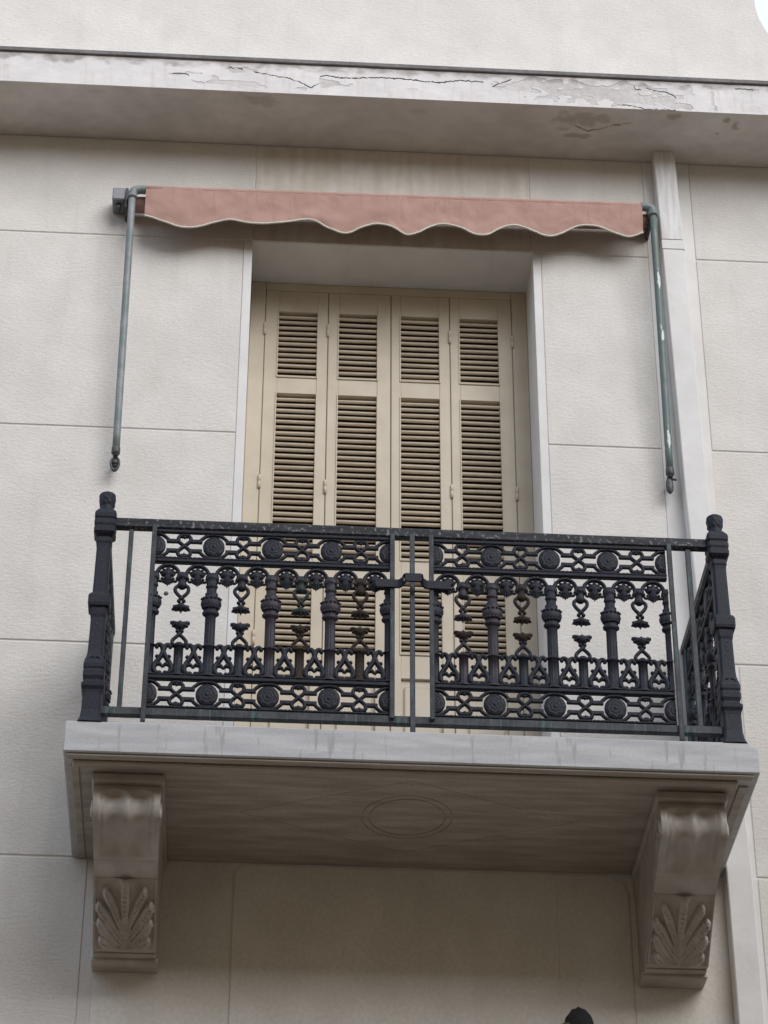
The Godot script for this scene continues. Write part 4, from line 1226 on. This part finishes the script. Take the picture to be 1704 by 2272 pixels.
	# gearbox at the left end of the roll
	put("gearbox", box(Vector3(-0.602, 2.634, 0.001), Vector3(-0.549, 2.700, 0.100), 0.004), M.gearbox, a)
	st = ms(true)
	lathe(st, [Vector2(0.001, -0.052), Vector2(0.007, -0.050), Vector2(0.008, -0.030), Vector2(0.013, -0.028), Vector2(0.013, -0.001), Vector2(0.001, 0.0)], 14, 0.0, TAU, 1.0, 0, [], Vector3(-0.576, 2.6345, 0.062))
	put("crank_eye", done(st), M.fitting, a)

# ------------------------------------------------------------------ what else the place has
func build_fixture() -> void:
	var x := 1.2440; var z := 0.110; var y := -1.090
	var t := thing("wall_fixture", "small dark rounded cap of a fixture rising before the wall below the balcony", "wall fixture")
	var st := ms(true)
	var n := FastNoiseLite.new(); n.seed = 9; n.frequency = 34.0; n.fractal_octaves = 3
	var rows := 16; var segs := 28
	var f := func(k: int, s: int) -> Vector3:
		var a := -PI / 2 + PI * k / rows; var b := TAU * s / segs
		var d := Vector3(cos(a) * cos(b), sin(a), cos(a) * sin(b))
		var r := 1.0 + 0.09 * n.get_noise_3d(d.x * 0.07, d.y * 0.07, d.z * 0.07)
		return Vector3(x, y, z) + Vector3(d.x * 0.054, d.y * 0.082, d.z * 0.054) * r
	for k in rows:
		for s in segs:
			quad(st, f.call(k, s), f.call(k + 1, s), f.call(k + 1, (s + 1) % segs), f.call(k, (s + 1) % segs))
	put("cap", done(st), M.charred, t)
	st = ms(true)
	lathe(st, [Vector2(0.020, -0.120), Vector2(0.050, -0.075), Vector2(0.056, -0.020), Vector2(0.050, 0.012), Vector2(0.020, 0.030), Vector2(0.001, 0.034)], 20, 0.0, TAU, 0.9, 0, [], Vector3(x - 0.026, y, z - 0.004))
	put("rim", done(st), M.grey_rim, t)
	st = ms(true)
	tube(st, curve([Vector3(x, y - 0.06, z), Vector3(x, y - 0.16, z), Vector3(x, y - 0.22, z * 0.7), Vector3(x, y - 0.24, 0.001)], 5), 0.014, 10)
	put("stem", done(st), M.fitting, t)

func build_street() -> void:
	var g := put("street", box(Vector3(-60, STREET - 0.3, -1.0), Vector3(60, STREET, 60), 0.01), M.asphalt, self)
	g.set_meta("kind", "structure"); g.set_meta("label", "asphalt street in front of the house"); g.set_meta("category", "street")
	for z in [[0.0, 1.8], [7.4, 11.4]]:
		var p := put("pavement", box(Vector3(-60, STREET + 0.001, z[0]), Vector3(60, STREET + 0.13, z[1]), 0.01), M.paving, self)
		p.name = numbered("pavement_strip") if z[0] > 0.0 else "pavement"
		p.set_meta("kind", "structure"); p.set_meta("label", "paved footway along the house" if z[0] == 0.0 else "paved footway across the street"); p.set_meta("category", "pavement")
	# unseen house across the street: blocks the low sky, coloured to add warm fill
	var o := thing("opposite_building", "unseen house across the street, coloured ochre for warm fill light", "building")
	put("wall", box(Vector3(-22, STREET, 11.4), Vector3(22, 4.6, 20), 0.02), M.ochre, o)
	put("parapet", box(Vector3(-22.1, 4.6, 11.3), Vector3(22.1, 5.1, 11.7), 0.02), M.ochre, o)
	for r in 3:
		for k in 12:
			put("window", box(Vector3(-19.5 + k * 3.4, STREET + 1.2 + r * 3.3, 11.36), Vector3(-18.3 + k * 3.4, STREET + 3.0 + r * 3.3, 11.42), 0.01), M.grey_glass, o)

func _ready() -> void:
	# camera
	var cam := Camera3D.new()
	cam.name = "camera"
	cam.position = Vector3(0.0655, -4.7271, 8.4994)
	cam.rotation = Vector3(0.60325, -0.05882, 0.00385)
	cam.fov = 22.274
	cam.near = 0.05
	cam.far = 400.0
	add_child(cam)
	cam.current = true
	# sky: bright overcast
	var env := Environment.new()
	env.background_mode = Environment.BG_SKY
	var sm := ProceduralSkyMaterial.new()
	sm.sky_top_color = Color(0.79, 0.86, 0.965)
	sm.sky_horizon_color = Color(0.84, 0.89, 0.96)
	sm.sky_curve = 0.3
	sm.ground_horizon_color = Color(0.5, 0.48, 0.45)
	sm.ground_bottom_color = Color(0.35, 0.33, 0.31)
	sm.sun_angle_max = 0.0
	sm.energy_multiplier = 1.0
	var sky := Sky.new()
	sky.sky_material = sm
	env.sky = sky
	env.background_energy_multiplier = 0.70
	env.ambient_light_source = Environment.AMBIENT_SOURCE_SKY
	env.tonemap_mode = Environment.TONE_MAPPER_LINEAR
	env.tonemap_exposure = 2.30
	env.sdfgi_enabled = true
	env.ssao_enabled = true
	env.ssil_enabled = true
	var we := WorldEnvironment.new()
	we.name = "world"
	we.environment = env
	add_child(we)
	# the sun behind thin cloud, high over the street
	var sun := DirectionalLight3D.new()
	sun.name = "sun"
	sun.light_energy = 0.42
	sun.light_angular_distance = 45.0
	sun.light_color = Color(0.985, 0.985, 1.0)
	sun.shadow_enabled = true
	add_child(sun)
	sun.look_at_from_position(Vector3(4.28, 5.20, 7.40), Vector3(0, 0, 0))
	make_materials()
	build_facade()
	build_street()
	build_shutters()
	build_balcony()
	build_railing()
	build_awning()
	build_fixture()
